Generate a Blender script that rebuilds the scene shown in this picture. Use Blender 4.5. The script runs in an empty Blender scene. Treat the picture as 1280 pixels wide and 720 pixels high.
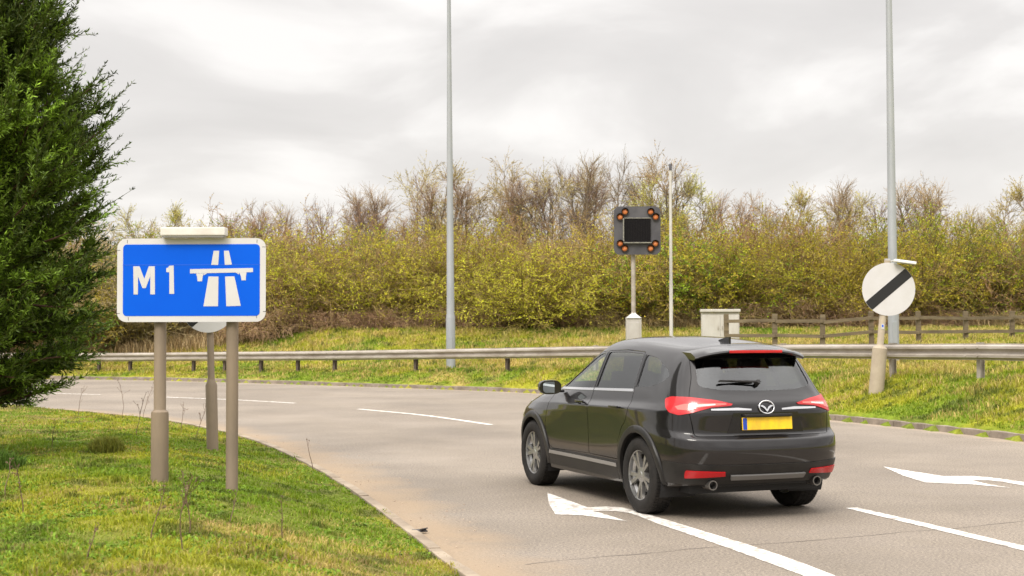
import bpy, bmesh, math, random
import numpy as np
from mathutils import Vector, Matrix
from mathutils.bvhtree import BVHTree
R = math.radians
rng = np.random.default_rng(7)
random.seed(7)
scene = bpy.context.scene
col = scene.collection

# ------------------------------------------------------------------ camera
CAM_H, F_PX, HORIZON = 1.75, 1777.0, 412.0
PITCH = math.atan((HORIZON - 360.0) / F_PX)
cam_d = bpy.data.cameras.new('camera'); cam = bpy.data.objects.new('camera', cam_d); col.objects.link(cam)
cam.location = (0, 0, CAM_H)
cam.rotation_euler = (R(90) + PITCH, R(0.12), 0)
cam_d.sensor_width = 36.0; cam_d.lens = F_PX / 1280 * 36.0
cam_d.clip_start = 0.1; cam_d.clip_end = 6000
cam_d.dof.use_dof = True; cam_d.dof.focus_distance = 17.0; cam_d.dof.aperture_fstop = 3.5
scene.camera = cam
scene.render.resolution_x = 1024; scene.render.resolution_y = 576

# ------------------------------------------------------------------ world and sun
SUN_EL, SUN_AZ = 48.0, 205.0            # azimuth clockwise from +Y
w = bpy.data.worlds.new('World'); scene.world = w; w.use_nodes = True
nt = w.node_tree; nt.nodes.clear()
N = nt.nodes.new; L = nt.links.new
wo = N('ShaderNodeOutputWorld'); bg = N('ShaderNodeBackground'); bg.inputs['Strength'].default_value = 0.1
sky = N('ShaderNodeTexSky'); sky.sky_type = 'NISHITA'; sky.sun_disc = False
sky.sun_elevation = R(SUN_EL); sky.sun_rotation = R(SUN_AZ); sky.air_density = 1.0; sky.dust_density = 3.0
tc = N('ShaderNodeTexCoord'); sep = N('ShaderNodeSeparateXYZ'); L(tc.outputs['Generated'], sep.inputs[0])
zz = N('ShaderNodeMath'); zz.operation = 'MAXIMUM'; L(sep.outputs['Z'], zz.inputs[0]); zz.inputs[1].default_value = 0.0
za = N('ShaderNodeMath'); za.operation = 'ADD'; L(zz.outputs[0], za.inputs[0]); za.inputs[1].default_value = 0.26
dx = N('ShaderNodeMath'); dx.operation = 'DIVIDE'; L(sep.outputs['X'], dx.inputs[0]); L(za.outputs[0], dx.inputs[1])
dy = N('ShaderNodeMath'); dy.operation = 'DIVIDE'; L(sep.outputs['Y'], dy.inputs[0]); L(za.outputs[0], dy.inputs[1])
cmb = N('ShaderNodeCombineXYZ'); L(dx.outputs[0], cmb.inputs[0]); L(dy.outputs[0], cmb.inputs[1])
n1 = N('ShaderNodeTexNoise'); n1.inputs['Scale'].default_value = 1.9; n1.inputs['Detail'].default_value = 6; n1.inputs['Roughness'].default_value = 0.50
n1.inputs['Distortion'].default_value = 0.4
L(cmb.outputs[0], n1.inputs['Vector'])
rp = N('ShaderNodeValToRGB'); L(n1.outputs['Fac'], rp.inputs['Fac'])
e = rp.color_ramp.elements
e[0].position = 0.36; e[0].color = (0.70, 0.69, 0.685, 1)
e[1].position = 0.60; e[1].color = (0.93, 0.925, 0.92, 1)
m_ = rp.color_ramp.elements.new(0.48); m_.color = (0.76, 0.75, 0.745, 1)
# paler towards the horizon, as thin stratus is
hz = N('ShaderNodeMapRange'); L(zz.outputs[0], hz.inputs['Value']); hz.inputs['From Min'].default_value = 0.0; hz.inputs['From Max'].default_value = 0.13
hz.inputs['To Min'].default_value = 0.55; hz.inputs['To Max'].default_value = 0.0
hm = N('ShaderNodeMixRGB'); L(hz.outputs[0], hm.inputs['Fac']); L(rp.outputs[0], hm.inputs[1]); hm.inputs[2].default_value = (0.90, 0.895, 0.885, 1)
sc_ = N('ShaderNodeMixRGB'); sc_.blend_type = 'MULTIPLY'; sc_.inputs['Fac'].default_value = 1; L(hm.outputs[0], sc_.inputs[1]); sc_.inputs[2].default_value = (5.95, 5.76, 5.56, 1)
mx = N('ShaderNodeMixRGB'); mx.inputs['Fac'].default_value = 0.93; L(sky.outputs[0], mx.inputs[1]); L(sc_.outputs[0], mx.inputs[2])
# an overcast sky is about three times brighter overhead than at the horizon
zr = N('ShaderNodeMapRange'); L(zz.outputs[0], zr.inputs['Value']); zr.inputs['From Min'].default_value = 0.22; zr.inputs['From Max'].default_value = 1.0
zr.inputs['To Min'].default_value = 1.0; zr.inputs['To Max'].default_value = 3.6
zg_ = N('ShaderNodeVectorMath'); zg_.operation = 'SCALE'; L(mx.outputs[0], zg_.inputs[0]); L(zr.outputs[0], zg_.inputs['Scale'])
L(zg_.outputs[0], bg.inputs['Color']); L(bg.outputs[0], wo.inputs[0])
sun_d = bpy.data.lights.new('sun', 'SUN'); sun = bpy.data.objects.new('sun', sun_d); col.objects.link(sun)
sun_d.energy = 1.5; sun_d.angle = R(24); sun_d.color = (1.0, 0.95, 0.87)
sd = Vector((math.sin(R(SUN_AZ)) * math.cos(R(SUN_EL)), math.cos(R(SUN_AZ)) * math.cos(R(SUN_EL)), math.sin(R(SUN_EL))))
sun.rotation_euler = sd.to_track_quat('Z', 'Y').to_euler(); sun.location = (0, -20, 40)
scene.view_settings.view_transform = 'Standard'; scene.view_settings.look = 'None'
scene.view_settings.exposure = 0.94; scene.view_settings.gamma = 1.0
scene.render.engine = 'CYCLES'
scene.cycles.max_bounces = 7; scene.cycles.transparent_max_bounces = 12
scene.cycles.use_denoising = True
scene.cycles.sample_clamp_indirect = 6

# ------------------------------------------------------------------ helpers
def ray(px, py):
    a = (px - 640) / F_PX; b = (360 - py) / F_PX
    y = math.cos(PITCH) - b * math.sin(PITCH); z = math.sin(PITCH) + b * math.cos(PITCH)
    return a, y, z
def at(px, py, D):
    a, y, z = ray(px, py); t = D / y
    return Vector((a * t, D, CAM_H + z * t))
def gp(px, py, z=0.0):
    a, y, zz_ = ray(px, py); t = (z - CAM_H) / zz_
    return Vector((a * t, y * t, z))

def tag(o, label=None, cat=None, group=None, kind=None):
    if label: o['label'] = label
    if cat: o['category'] = cat
    if group: o['group'] = group
    if kind: o['kind'] = kind
    return o
def empty(name, loc, rz=0, label=None, cat=None, group=None):
    o = bpy.data.objects.new(name, None); col.objects.link(o)
    o.location = loc; o.rotation_euler = (0, 0, rz); o.empty_display_size = 0.2
    return tag(o, label, cat, group)
def link_mesh(name, me, mat=None, parent=None):
    o = bpy.data.objects.new(name, me); col.objects.link(o)
    if mat is not None:
        me.materials.clear(); me.materials.append(mat)
    if parent is not None: o.parent = parent
    return o
def np_mesh(name, V, F, colors=None, smooth=False):
    """V (n,3), F (m,k) uniform polygons, colors (n,3)"""
    V = np.asarray(V, dtype=np.float32); F = np.asarray(F, dtype=np.int32)
    me = bpy.data.meshes.new(name)
    k = F.shape[1]
    me.vertices.add(len(V)); me.vertices.foreach_set('co', V.ravel())
    me.loops.add(F.size); me.loops.foreach_set('vertex_index', F.ravel())
    me.polygons.add(len(F)); me.polygons.foreach_set('loop_start', np.arange(0, F.size, k, dtype=np.int32))
    me.polygons.foreach_set('loop_total', np.full(len(F), k, dtype=np.int32))
    if smooth: me.polygons.foreach_set('use_smooth', np.ones(len(F), dtype=bool))
    me.update(calc_edges=True)
    if colors is not None:
        a = me.attributes.new('tint', 'FLOAT_COLOR', 'POINT')
        c = np.ones((len(V), 4), dtype=np.float32); c[:, :3] = colors
        a.data.foreach_set('color', c.ravel())
    return me

class MB:
    """collects primitives into one mesh"""
    def __init__(s): s.bm = bmesh.new()
    def box(s, c, size, rot=None, bevel=0.0):
        r = bmesh.ops.create_cube(s.bm, size=1.0); vs = r['verts']
        M = Matrix.Translation(Vector(c)) @ (rot.to_4x4() if rot else Matrix()) @ Matrix.Diagonal((*size, 1))
        for v in vs: v.co = M @ v.co
        if bevel:
            es = list({e for v in vs for e in v.link_edges})
            bmesh.ops.bevel(s.bm, geom=es, offset=bevel, segments=2, profile=0.7, affect='EDGES')
        return s
    def cyl(s, p0, p1, r0, r1=None, seg=16, caps=True):
        p0 = Vector(p0); p1 = Vector(p1); r1 = r0 if r1 is None else r1
        d = p1 - p0; q = d.to_track_quat('Z', 'Y').to_matrix().to_4x4()
        M = Matrix.Translation((p0 + p1) / 2) @ q
        bmesh.ops.create_cone(s.bm, cap_ends=caps, segments=seg, radius1=r0, radius2=max(r1, 1e-4), depth=d.length, matrix=M)
        return s
    def lathe(s, prof, M=Matrix(), seg=32):
        rings = []
        for r, z in prof:
            rings.append([s.bm.verts.new(M @ Vector((r * math.cos(2*math.pi*k/seg), r * math.sin(2*math.pi*k/seg), z))) for k in range(seg)])
        for a, b in zip(rings[:-1], rings[1:]):
            for k in range(seg): s.bm.faces.new((a[k], a[(k+1) % seg], b[(k+1) % seg], b[k]))
        return s
    def prism(s, poly, y0, y1, axis='y', M=Matrix()):
        """poly of 2D points extruded; axis y: (x,z); axis x: (y,z); axis z: (x,y)"""
        def P(u, v, t):
            return M @ Vector({'y': (u, t, v), 'x': (t, u, v), 'z': (u, v, t)}[axis])
        a = [s.bm.verts.new(P(u, v, y0)) for u, v in poly]; b = [s.bm.verts.new(P(u, v, y1)) for u, v in poly]
        n = len(poly)
        s.bm.faces.new(a); s.bm.faces.new(b[::-1])
        for i in range(n): s.bm.faces.new((a[i], b[i], b[(i+1) % n], a[(i+1) % n]))
        return s
    def sweep(s, pts, prof, closed=True):
        """prof 2D (side, up) swept along pts (Vectors)"""
        rings = []
        for i, p in enumerate(pts):
            t = (pts[min(i+1, len(pts)-1)] - pts[max(i-1, 0)]); t.z = 0; t.normalize()
            sd_ = Vector((t.y, -t.x, 0))
            rings.append([s.bm.verts.new(p + sd_ * u + Vector((0, 0, v))) for u, v in prof])
        n = len(prof)
        for a, b in zip(rings[:-1], rings[1:]):
            for k in range(n if closed else n - 1): s.bm.faces.new((a[k], a[(k+1) % n], b[(k+1) % n], b[k]))
        if closed:
            s.bm.faces.new(rings[0][::-1]); s.bm.faces.new(rings[-1])
        return s
    def build(s, name, mat, parent=None, smooth=None, M=None):
        if M is not None: bmesh.ops.transform(s.bm, matrix=M, verts=s.bm.verts)
        bmesh.ops.recalc_face_normals(s.bm, faces=s.bm.faces)
        me = bpy.data.meshes.new(name); s.bm.to_mesh(me); s.bm.free()
        if smooth is not None:
            me.polygons.foreach_set('use_smooth', np.ones(len(me.polygons), dtype=bool))
            me.set_sharp_from_angle(angle=R(smooth))
        return link_mesh(name, me, mat, parent)

# value noise for colour patches and terrain
_perm = rng.random((256, 256)).astype(np.float32)
def vnoise(x, y):
    xi = np.floor(x).astype(int); yi = np.floor(y).astype(int); fx = x - xi; fy = y - yi
    fx = fx*fx*(3-2*fx); fy = fy*fy*(3-2*fy)
    g = lambda a, b: _perm[a % 256, b % 256]
    return (g(xi, yi)*(1-fx)+g(xi+1, yi)*fx)*(1-fy) + (g(xi, yi+1)*(1-fx)+g(xi+1, yi+1)*fx)*fy
def fbm(x, y, o=4):
    v = 0; a = 0.5; t = 0
    for i in range(o):
        v = v + a*vnoise(x*2**i + 17*i, y*2**i + 31*i); t += a; a *= 0.55
    return v / t
def sstep(a, b, x):
    t = np.clip((x-a)/(b-a), 0, 1); return t*t*(3-2*t)

# ------------------------------------------------------------------ materials
def new_mat(name):
    m = bpy.data.materials.new(name); m.use_nodes = True
    t = m.node_tree; b = t.nodes['Principled BSDF']
    return m, t, b
def mat(name, c, rough=0.6, metal=0.0, c2=None, scale=6.0, bump=0.0, bscale=60.0, coat=0.0, spec=0.5, detail=5, stretch=(1, 1, 1), rvar=0.0, emit=None):
    m, t, b = new_mat(name)
    b.inputs['Base Color'].default_value = (*c, 1); b.inputs['Roughness'].default_value = rough
    b.inputs['Metallic'].default_value = metal; b.inputs['Coat Weight'].default_value = coat
    b.inputs['Specular IOR Level'].default_value = spec
    tcn = t.nodes.new('ShaderNodeTexCoord'); mp = t.nodes.new('ShaderNodeMapping'); mp.inputs['Scale'].default_value = stretch
    t.links.new(tcn.outputs['Object'], mp.inputs[0])
    if c2 is not None:
        n = t.nodes.new('ShaderNodeTexNoise'); n.inputs['Scale'].default_value = scale; n.inputs['Detail'].default_value = detail; n.inputs['Roughness'].default_value = 0.65
        t.links.new(mp.outputs[0], n.inputs['Vector'])
        r = t.nodes.new('ShaderNodeValToRGB'); r.color_ramp.elements[0].position = 0.35; r.color_ramp.elements[1].position = 0.68
        r.color_ramp.elements[0].color = (*c, 1); r.color_ramp.elements[1].color = (*c2, 1)
        t.links.new(n.outputs['Fac'], r.inputs['Fac']); t.links.new(r.outputs[0], b.inputs['Base Color'])
        if rvar:
            mr = t.nodes.new('ShaderNodeMapRange'); mr.inputs['To Min'].default_value = rough - rvar; mr.inputs['To Max'].default_value = rough + rvar
            t.links.new(n.outputs['Fac'], mr.inputs['Value']); t.links.new(mr.outputs[0], b.inputs['Roughness'])
    if bump:
        n2 = t.nodes.new('ShaderNodeTexNoise'); n2.inputs['Scale'].default_value = bscale; n2.inputs['Detail'].default_value = 4
        t.links.new(mp.outputs[0], n2.inputs['Vector'])
        bp = t.nodes.new('ShaderNodeBump'); bp.inputs['Strength'].default_value = bump; bp.inputs['Distance'].default_value = 0.01
        t.links.new(n2.outputs['Fac'], bp.inputs['Height']); t.links.new(bp.outputs[0], b.inputs['Normal'])
    return m
def tint_mat(name, rough=0.7, transl=0.25, var=0.0):
    m, t, b = new_mat(name)
    a = t.nodes.new('ShaderNodeAttribute'); a.attribute_name = 'tint'
    src = a.outputs['Color']
    if var:      # each copied plant a slightly different tone
        oi = t.nodes.new('ShaderNodeObjectInfo'); hs = t.nodes.new('ShaderNodeHueSaturation')
        mr = t.nodes.new('ShaderNodeMapRange'); mr.inputs['To Min'].default_value = 1-var; mr.inputs['To Max'].default_value = 1+var
        mh = t.nodes.new('ShaderNodeMapRange'); mh.inputs['To Min'].default_value = 0.5-0.03; mh.inputs['To Max'].default_value = 0.5+0.02
        t.links.new(oi.outputs['Random'], mr.inputs['Value']); t.links.new(oi.outputs['Random'], mh.inputs['Value'])
        t.links.new(mr.outputs[0], hs.inputs['Value']); t.links.new(mh.outputs[0], hs.inputs['Hue']); t.links.new(src, hs.inputs['Color']); src = hs.outputs[0]
    t.links.new(src, b.inputs['Base Color']); b.inputs['Roughness'].default_value = rough; b.inputs['Specular IOR Level'].default_value = 0.25
    if transl:
        tr = t.nodes.new('ShaderNodeBsdfTranslucent'); t.links.new(src, tr.inputs['Color'])
        mxs = t.nodes.new('ShaderNodeMixShader'); mxs.inputs[0].default_value = transl
        t.links.new(b.outputs[0], mxs.inputs[1]); t.links.new(tr.outputs[0], mxs.inputs[2])
        t.links.new(mxs.outputs[0], t.nodes['Material Output'].inputs['Surface'])
    return m

# ------------------------------------------------------------------ terrain
KA = np.array([(-90, 22), (-60, 30), (-40, 33.6), (-24, 34.4), (-16, 33.4), (-10.9, 31.7), (-9.1, 30.4), (-7.0, 28.0), (-5.2, 25.0), (-3.85, 22.05), (-2.79, 19.1), (-1.92, 16.3), (-1.35, 14.3), (-.83, 12.3), (-.286, 10.16), (.9, 6.2), (2.4, 2), (4, -2), (8, -10), (14, -20)], float)
KB = np.array([(-100, 36), (-75, 46), (-50, 51.5), (-34, 53), (-24, 52.8), (-15.5, 51), (-10.5, 48.4), (-6.1, 45.1), (-2.6, 42.2), (.22, 39.6), (2.5, 36), (4.4, 32), (6.04, 27.6), (7.1, 24.8), (7.94, 22), (9.5, 16), (11.5, 9), (13.5, 2), (17, -8), (24, -20)], float)
BARX = np.array([(-60, 55), (-40, 57.4), (-25, 56.2), (-16.1, 53), (-11, 50.3), (-6.35, 47), (-2.9, 44.4), (-.24, 42), (3.4, 37.3), (6.8, 31), (7.9, 28.2), (9.1, 25.5), (10.9, 19.5), (12.9, 12), (15.2, 3), (19, -8), (27, -22)], float)
BARZ = np.array([.2, .2, .2, .21, .28, .36, .44, .51, .63, .72, .75, .78, .78, .75, .7, .7, .7])
def resample(P, n, Z=None):
    P = np.asarray(P, float)
    # catmull-rom densify
    Q = []; 
    E = np.vstack([2*P[0]-P[1], P, 2*P[-1]-P[-2]])
    for i in range(1, len(E)-2):
        for t in np.linspace(0, 1, 12, endpoint=False):
            a, b, c, d = E[i-1], E[i], E[i+1], E[i+2]
            Q.append(.5*((2*b)+(-a+c)*t+(2*a-5*b+4*c-d)*t*t+(-a+3*b-3*c+d)*t**3))
    Q.append(P[-1]); Q = np.array(Q)
    s = np.r_[0, np.cumsum(np.hypot(*np.diff(Q[:, :2], axis=0).T))]
    u = np.linspace(0, s[-1], n)
    return np.stack([np.interp(u, s, Q[:, k]) for k in range(Q.shape[1])], 1)
KA_ = resample(KA, 420); KB_ = resample(KB, 420)
BAR_ = resample(np.c_[BARX, BARZ], 300)
def sdist(P, x, y, chunk=20000):
    """signed distance to polyline, positive on the left of its direction"""
    x = np.asarray(x, float).ravel(); y = np.asarray(y, float).ravel(); out = np.empty(len(x))
    A = P[:-1]; B = P[1:]; d = B-A; l2 = (d**2).sum(1)
    for i in range(0, len(x), chunk):
        xx = x[i:i+chunk, None]; yy = y[i:i+chunk, None]
        t = np.clip(((xx-A[:, 0])*d[:, 0]+(yy-A[:, 1])*d[:, 1])/l2, 0, 1)
        ex = xx-(A[:, 0]+t*d[:, 0]); ey = yy-(A[:, 1]+t*d[:, 1])
        D2 = ex*ex+ey*ey; k = D2.argmin(1); r = np.arange(len(k))
        sg = np.sign(d[k, 0]*(yy[:, 0]-A[k, 1])-d[k, 1]*(xx[:, 0]-A[k, 0]))
        out[i:i+chunk] = np.sqrt(D2[r, k])*sg
    return out
def gz(x, y, coarse=False):
    """ground height"""
    x = np.atleast_1d(np.asarray(x, float)); y = np.atleast_1d(np.asarray(y, float)); sh = x.shape
    x = x.ravel(); y = y.ravel()
    step = 4
    da = -sdist(KA_[::step], x, y)      # >0 on the verge side of the near kerb
    db = sdist(KB_[::step], x, y)       # >0 beyond the far kerb
    z = np.full(len(x), -0.12)
    na = da > 0
    bump = (fbm(x*1.7, y*1.7, 3)-.5)*.10
    za = .015 + .37*sstep(0, 2.2, da) * np.interp(y, [16, 24], [1, .6]) + bump*sstep(.1, .8, da)
    z = np.where(na, za, z)
    dbar = sdist(BAR_[::6, :2], x, y)
    k = np.interp(x, BAR_[:, 0], BAR_[:, 2]); 
    barD = np.interp(x, BAR_[:, 0], BAR_[:, 1])
    u = np.clip(db/np.maximum(db-np.minimum(dbar, 0), .3), 0, 1)
    u = np.where(dbar > 0, 1, u)
    zb = .10 + (k-.10)*u
    far = np.clip((y-barD)/(np.maximum(55-barD, 8)), 0, None)
    zb = zb + np.where(dbar > 0, (1.75-k)*np.clip(far, 0, 1)**1.35, 0)
    zb = zb + bump*.8*sstep(.1, 1, db)
    z = np.where(db > 0, zb, z)
    # ease under the carriageway
    inside = (da <= 0) & (db <= 0)
    z = np.where(inside, -0.12 + .0*x, z)
    return z.reshape(sh)
def gz1(x, y): return float(gz(np.array([x]), np.array([y]))[0])

def grass_tint(x, y, rnd, far=False):
    """albedo of the sward: fresh green, yellow green, straw patches"""
    p = fbm(x*.55+5, y*.55+9, 4); q = fbm(x*1.9+50, y*1.9+3, 3); s = fbm(x*.22+80, y*.22+11, 3)
    g = np.array([.165, .250, .014]); yg = np.array([.315, .330, .022]); st = np.array([.50, .39, .13]); dk = np.array([.075, .105, .018])
    f1 = sstep(.40, .60, p+.20*(rnd[:, 0]-.5))[:, None]
    c = g*(1-f1)+yg*f1
    base = .635 if not far else .615
    f2 = sstep(base-.17, base+.10, .62*q+.38*s+.42*(rnd[:, 1]-.5))[:, None]
    br = np.array([.27, .185, .085]); f4 = sstep(.45, .62, fbm(x*2.6+21, y*2.6+91, 2)+.25*(rnd[:, 2]-.5))[:, None]*(.85 if not far else .35)
    c = c*(1-f2)+(st*(1-f4)+br*f4)*f2
    f3 = (sstep(.56, .74, fbm(x*3.1+7, y*3.1+70, 2))*.75)[:, None]
    c = c*(1-f3)+dk*f3
    return c*(.72+.56*rnd[:, 2:3])
# ------------------------------------------------------------------ ground sheet, road, kerbs
def axis_coords(lo, hi, step, far):
    c = list(np.arange(lo, hi+1e-6, step)); s = step; a = c[-1]
    while a < far: s *= 1.35; a += s; c.append(a)
    s = step; a = c[0]; pre = []
    while a > -far: s *= 1.35; a -= s; pre.append(a)
    return np.array(pre[::-1]+c)
gx = axis_coords(-24, 20, .22, 3000); gy = axis_coords(-4, 64, .22, 3000)
X, Y = np.meshgrid(gx, gy); Z = gz(X.ravel(), Y.ravel()).reshape(X.shape)
nx, ny = len(gx), len(gy)
I = np.arange(nx*ny).reshape(ny, nx)
F = np.stack([I[:-1, :-1], I[:-1, 1:], I[1:, 1:], I[1:, :-1]], -1).reshape(-1, 4)
V = np.stack([X, Y, Z], -1).reshape(-1, 3)
rr = np.full((len(V), 3), .5)
tc_ = grass_tint(V[:, 0], V[:, 1], rr)
tf_ = grass_tint(V[:, 0], V[:, 1], rr, True)
isfar = (V[:, 1] > np.interp(V[:, 0], KB_[:, 0], KB_[:, 1]))[:, None]
soil = np.array([.12, .095, .055])
cg = np.where(isfar, tf_*.8+soil*.2, tc_*.55+soil*.45)
me = np_mesh('ground', V, F, cg, smooth=True)
m, t, b = new_mat('ground_sward')
a = t.nodes.new('ShaderNodeAttribute'); a.attribute_name = 'tint'
tcn = t.nodes.new('ShaderNodeTexCoord'); n = t.nodes.new('ShaderNodeTexNoise'); n.inputs['Scale'].default_value = 9; n.inputs['Detail'].default_value = 8; n.inputs['Roughness'].default_value = .7
t.links.new(tcn.outputs['Object'], n.inputs['Vector'])
r = t.nodes.new('ShaderNodeValToRGB'); r.color_ramp.elements[0].position = .3; r.color_ramp.elements[0].color = (.55, .5, .42, 1); r.color_ramp.elements[1].position = .7; r.color_ramp.elements[1].color = (1.35, 1.3, 1.2, 1)
t.links.new(n.outputs['Fac'], r.inputs['Fac'])
mm = t.nodes.new('ShaderNodeMixRGB'); mm.blend_type = 'MULTIPLY'; mm.inputs[0].default_value = 1
t.links.new(a.outputs['Color'], mm.inputs[1]); t.links.new(r.outputs[0], mm.inputs[2]); t.links.new(mm.outputs[0], b.inputs['Base Color'])
b.inputs['Roughness'].default_value = .95; b.inputs['Specular IOR Level'].default_value = .1
bp = t.nodes.new('ShaderNodeBump'); bp.inputs['Strength'].default_value = .8; bp.inputs['Distance'].default_value = .04
t.links.new(n.outputs['Fac'], bp.inputs['Height']); t.links.new(bp.outputs[0], b.inputs['Normal'])
tag(link_mesh('ground', me, m), kind='structure')

# road: a ruled strip between the two kerbs
nC = 60
def cross(A, B, n):
    t = np.linspace(0, 1, n)[None, :, None]
    return A[:, None, :]*(1-t)+B[:, None, :]*t
grid = cross(KA_, KB_, nC)
NS = len(KA_)
V = np.zeros((NS*nC, 3)); V[:, :2] = grid.reshape(-1, 2)
dA = np.abs(sdist(KA_, V[:, 0], V[:, 1])); dB = np.abs(sdist(KB_, V[:, 0], V[:, 1]))
V[:, 2] = 0.0
I = np.arange(NS*nC).reshape(NS, nC)
F = np.stack([I[:-1, :-1], I[:-1, 1:], I[1:, 1:], I[1:, :-1]], -1).reshape(-1, 4)
cc = np.stack([np.clip(dA/4, 0, 1), np.clip(dB/4, 0, 1), np.clip(np.linspace(0, 1, nC)[None, :].repeat(NS, 0).ravel(), 0, 1)], 1)
me = np_mesh('road', V, F, cc)
m, t, b = new_mat('worn_asphalt')
nd = t.nodes.new; lk = t.links.new
a = nd('ShaderNodeAttribute'); a.attribute_name = 'tint'; sp = nd('ShaderNodeSeparateColor'); lk(a.outputs['Color'], sp.inputs[0])
tcn = nd('ShaderNodeTexCoord')
def noise(scale, detail=5, rough=.6, vec=None):
    n = nd('ShaderNodeTexNoise'); n.inputs['Scale'].default_value = scale; n.inputs['Detail'].default_value = detail; n.inputs['Roughness'].default_value = rough
    lk(vec if vec else tcn.outputs['Object'], n.inputs['Vector']); return n.outputs['Fac']
def ramp(fac, stops):
    r = nd('ShaderNodeValToRGB'); lk(fac, r.inputs['Fac']); el = r.color_ramp.elements
    el[0].position = stops[0][0]; el[0].color = (*stops[0][1], 1); el[1].position = stops[-1][0]; el[1].color = (*stops[-1][1], 1)
    for p, c in stops[1:-1]: x = el.new(p); x.color = (*c, 1)
    return r.outputs[0]
def mixc(fac, c1, c2, mode='MIX'):
    x = nd('ShaderNodeMixRGB'); x.blend_type = mode
    for k, v in ((0, fac), (1, c1), (2, c2)):
        if isinstance(v, (int, float)): x.inputs[k].default_value = v
        elif isinstance(v, tuple): x.inputs[k].default_value = (*v, 1)
        else: lk(v, x.inputs[k])
    return x.outputs[0]
def math_(op, x, y):
    q = nd('ShaderNodeMath'); q.operation = op
    for k, v in ((0, x), (1, y)):
        if isinstance(v, (int, float)): q.inputs[k].default_value = v
        else: lk(v, q.inputs[k])
    return q.outputs[0]
big = noise(.35, 4); mid = noise(2.2, 5); fine = noise(42, 6, .85); 
base = ramp(big, [(.3, (.150, .126, .098)), (.5, (.206, .174, .137)), (.7, (.264, .226, .182))])
base = mixc(math_('MULTIPLY', mid, .5), base, (.225, .195, .170))
base = mixc(.85, base, ramp(fine, [(.36, (.30, .29, .28)), (.5, (1.0, 1.0, 1.0)), (.64, (1.9, 1.87, 1.8))]), 'MULTIPLY')
# polished wheel tracks following the lanes
wv = nd('ShaderNodeMapRange'); wv.inputs['From Min'].default_value = 0; wv.inputs['From Max'].default_value = 1
trk = math_('SINE', math_('MULTIPLY', sp.outputs[2], 6.2832*4), 0)
trk = math_('MULTIPLY', math_('ADD', trk, 1.0), .10)
base = mixc(math_('MULTIPLY', trk, math_('ADD', mid, .3)), base, (.17, .148, .13))
# sandy grit gathered along the near kerb
gr = math_('SUBTRACT', math_('ADD', .30, math_('MULTIPLY', noise(1.3, 5), .55)), math_('MULTIPLY', sp.outputs[0], 2.0))
gr = ramp(gr, [(.18, (0, 0, 0)), (.50, (1, 1, 1))])
base = mixc(math_('MULTIPLY', gr, .7), base, mixc(noise(30, 4, .7), (.25, .175, .105), (.37, .28, .185)))
gr2 = math_('SUBTRACT', math_('ADD', .22, math_('MULTIPLY', noise(1.9, 5), .5)), math_('MULTIPLY', sp.outputs[1], 3.0))
base = mixc(math_('MULTIPLY', ramp(gr2, [(.15, (0, 0, 0)), (.45, (1, 1, 1))]), .7), base, mixc(noise(40, 3), (.30, .235, .17), (.42, .34, .26)))
# cracks
vo = nd('ShaderNodeTexVoronoi'); vo.feature = 'DISTANCE_TO_EDGE'; vo.inputs['Scale'].default_value = .22
wn = nd('ShaderNodeTexNoise'); wn.inputs['Scale'].default_value = 1.4; wn.inputs['Detail'].default_value = 5; lk(tcn.outputs['Object'], wn.inputs['Vector'])
vm = nd('ShaderNodeMixRGB'); vm.inputs[0].default_value = .12; lk(tcn.outputs['Object'], vm.inputs[1]); lk(wn.outputs['Color'], vm.inputs[2]); 
vs = nd('ShaderNodeVectorMath'); vs.operation = 'ADD'; lk(tcn.outputs['Object'], vs.inputs[0]); lk(wn.outputs['Color'], vs.inputs[1]); lk(vs.outputs[0], vo.inputs['Vector'])
ck = ramp(vo.outputs['Distance'], [(.0, (1, 1, 1)), (.0035, (0, 0, 0))])
base = mixc(math_('MULTIPLY', ck, math_('MULTIPLY', mid, .35)), base, (.10, .085, .075))
lk(base, b.inputs['Base Color']); b.inputs['Roughness'].default_value = .85; b.inputs['Specular IOR Level'].default_value = .3
bp = nd('ShaderNodeBump'); bp.inputs['Strength'].default_value = .6; bp.inputs['Distance'].default_value = .006
lk(fine, bp.inputs['Height']); lk(bp.outputs[0], b.inputs['Normal'])
tag(link_mesh('road', me, m), kind='structure')

def poly3(P): return [Vector((p[0], p[1], 0)) for p in P]
def offset_line(P, d):
    P = np.asarray(P); t = np.gradient(P, axis=0); t /= np.hypot(t[:, 0], t[:, 1])[:, None]
    return P + np.c_[-t[:, 1], t[:, 0]]*d
kerb_m = mat('kerb_concrete', (.16, .13, .10), .9, c2=(.30, .25, .20), scale=3, bump=.5, bscale=40)
edge_m = mat('edging_concrete', (.20, .155, .11), .9, c2=(.36, .295, .22), scale=2.5, bump=.5, bscale=40)
def kerb(P, wdt, hgt, m, seg, gap, jit):
    """kerb stones laid end to end along a line, one object"""
    k = MB(); s = np.r_[0, np.cumsum(np.hypot(*np.diff(P, axis=0).T))]; u = 0
    while u+seg < s[-1]:
        a = Vector((np.interp(u, s, P[:, 0]), np.interp(u, s, P[:, 1]), 0)); c = Vector((np.interp(u+seg-gap, s, P[:, 0]), np.interp(u+seg-gap, s, P[:, 1]), 0))
        if -40 < a.x < 16 and a.y > 1:
            d = c-a; rz = math.atan2(d.y, d.x)
            hh = hgt+random.uniform(-jit, jit)
            k.box((a+c)/2+Vector((0, 0, hh/2-.05)), (d.length, wdt, hh+.10), Matrix.Rotation(rz+random.uniform(-.012, .012), 3, 'Z'), .012)
        u += seg
    return k.build('kerb', m)
tag(kerb(offset_line(KB_, .07), .14, .11, kerb_m, .915, .012, .008), kind='structure')
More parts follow.
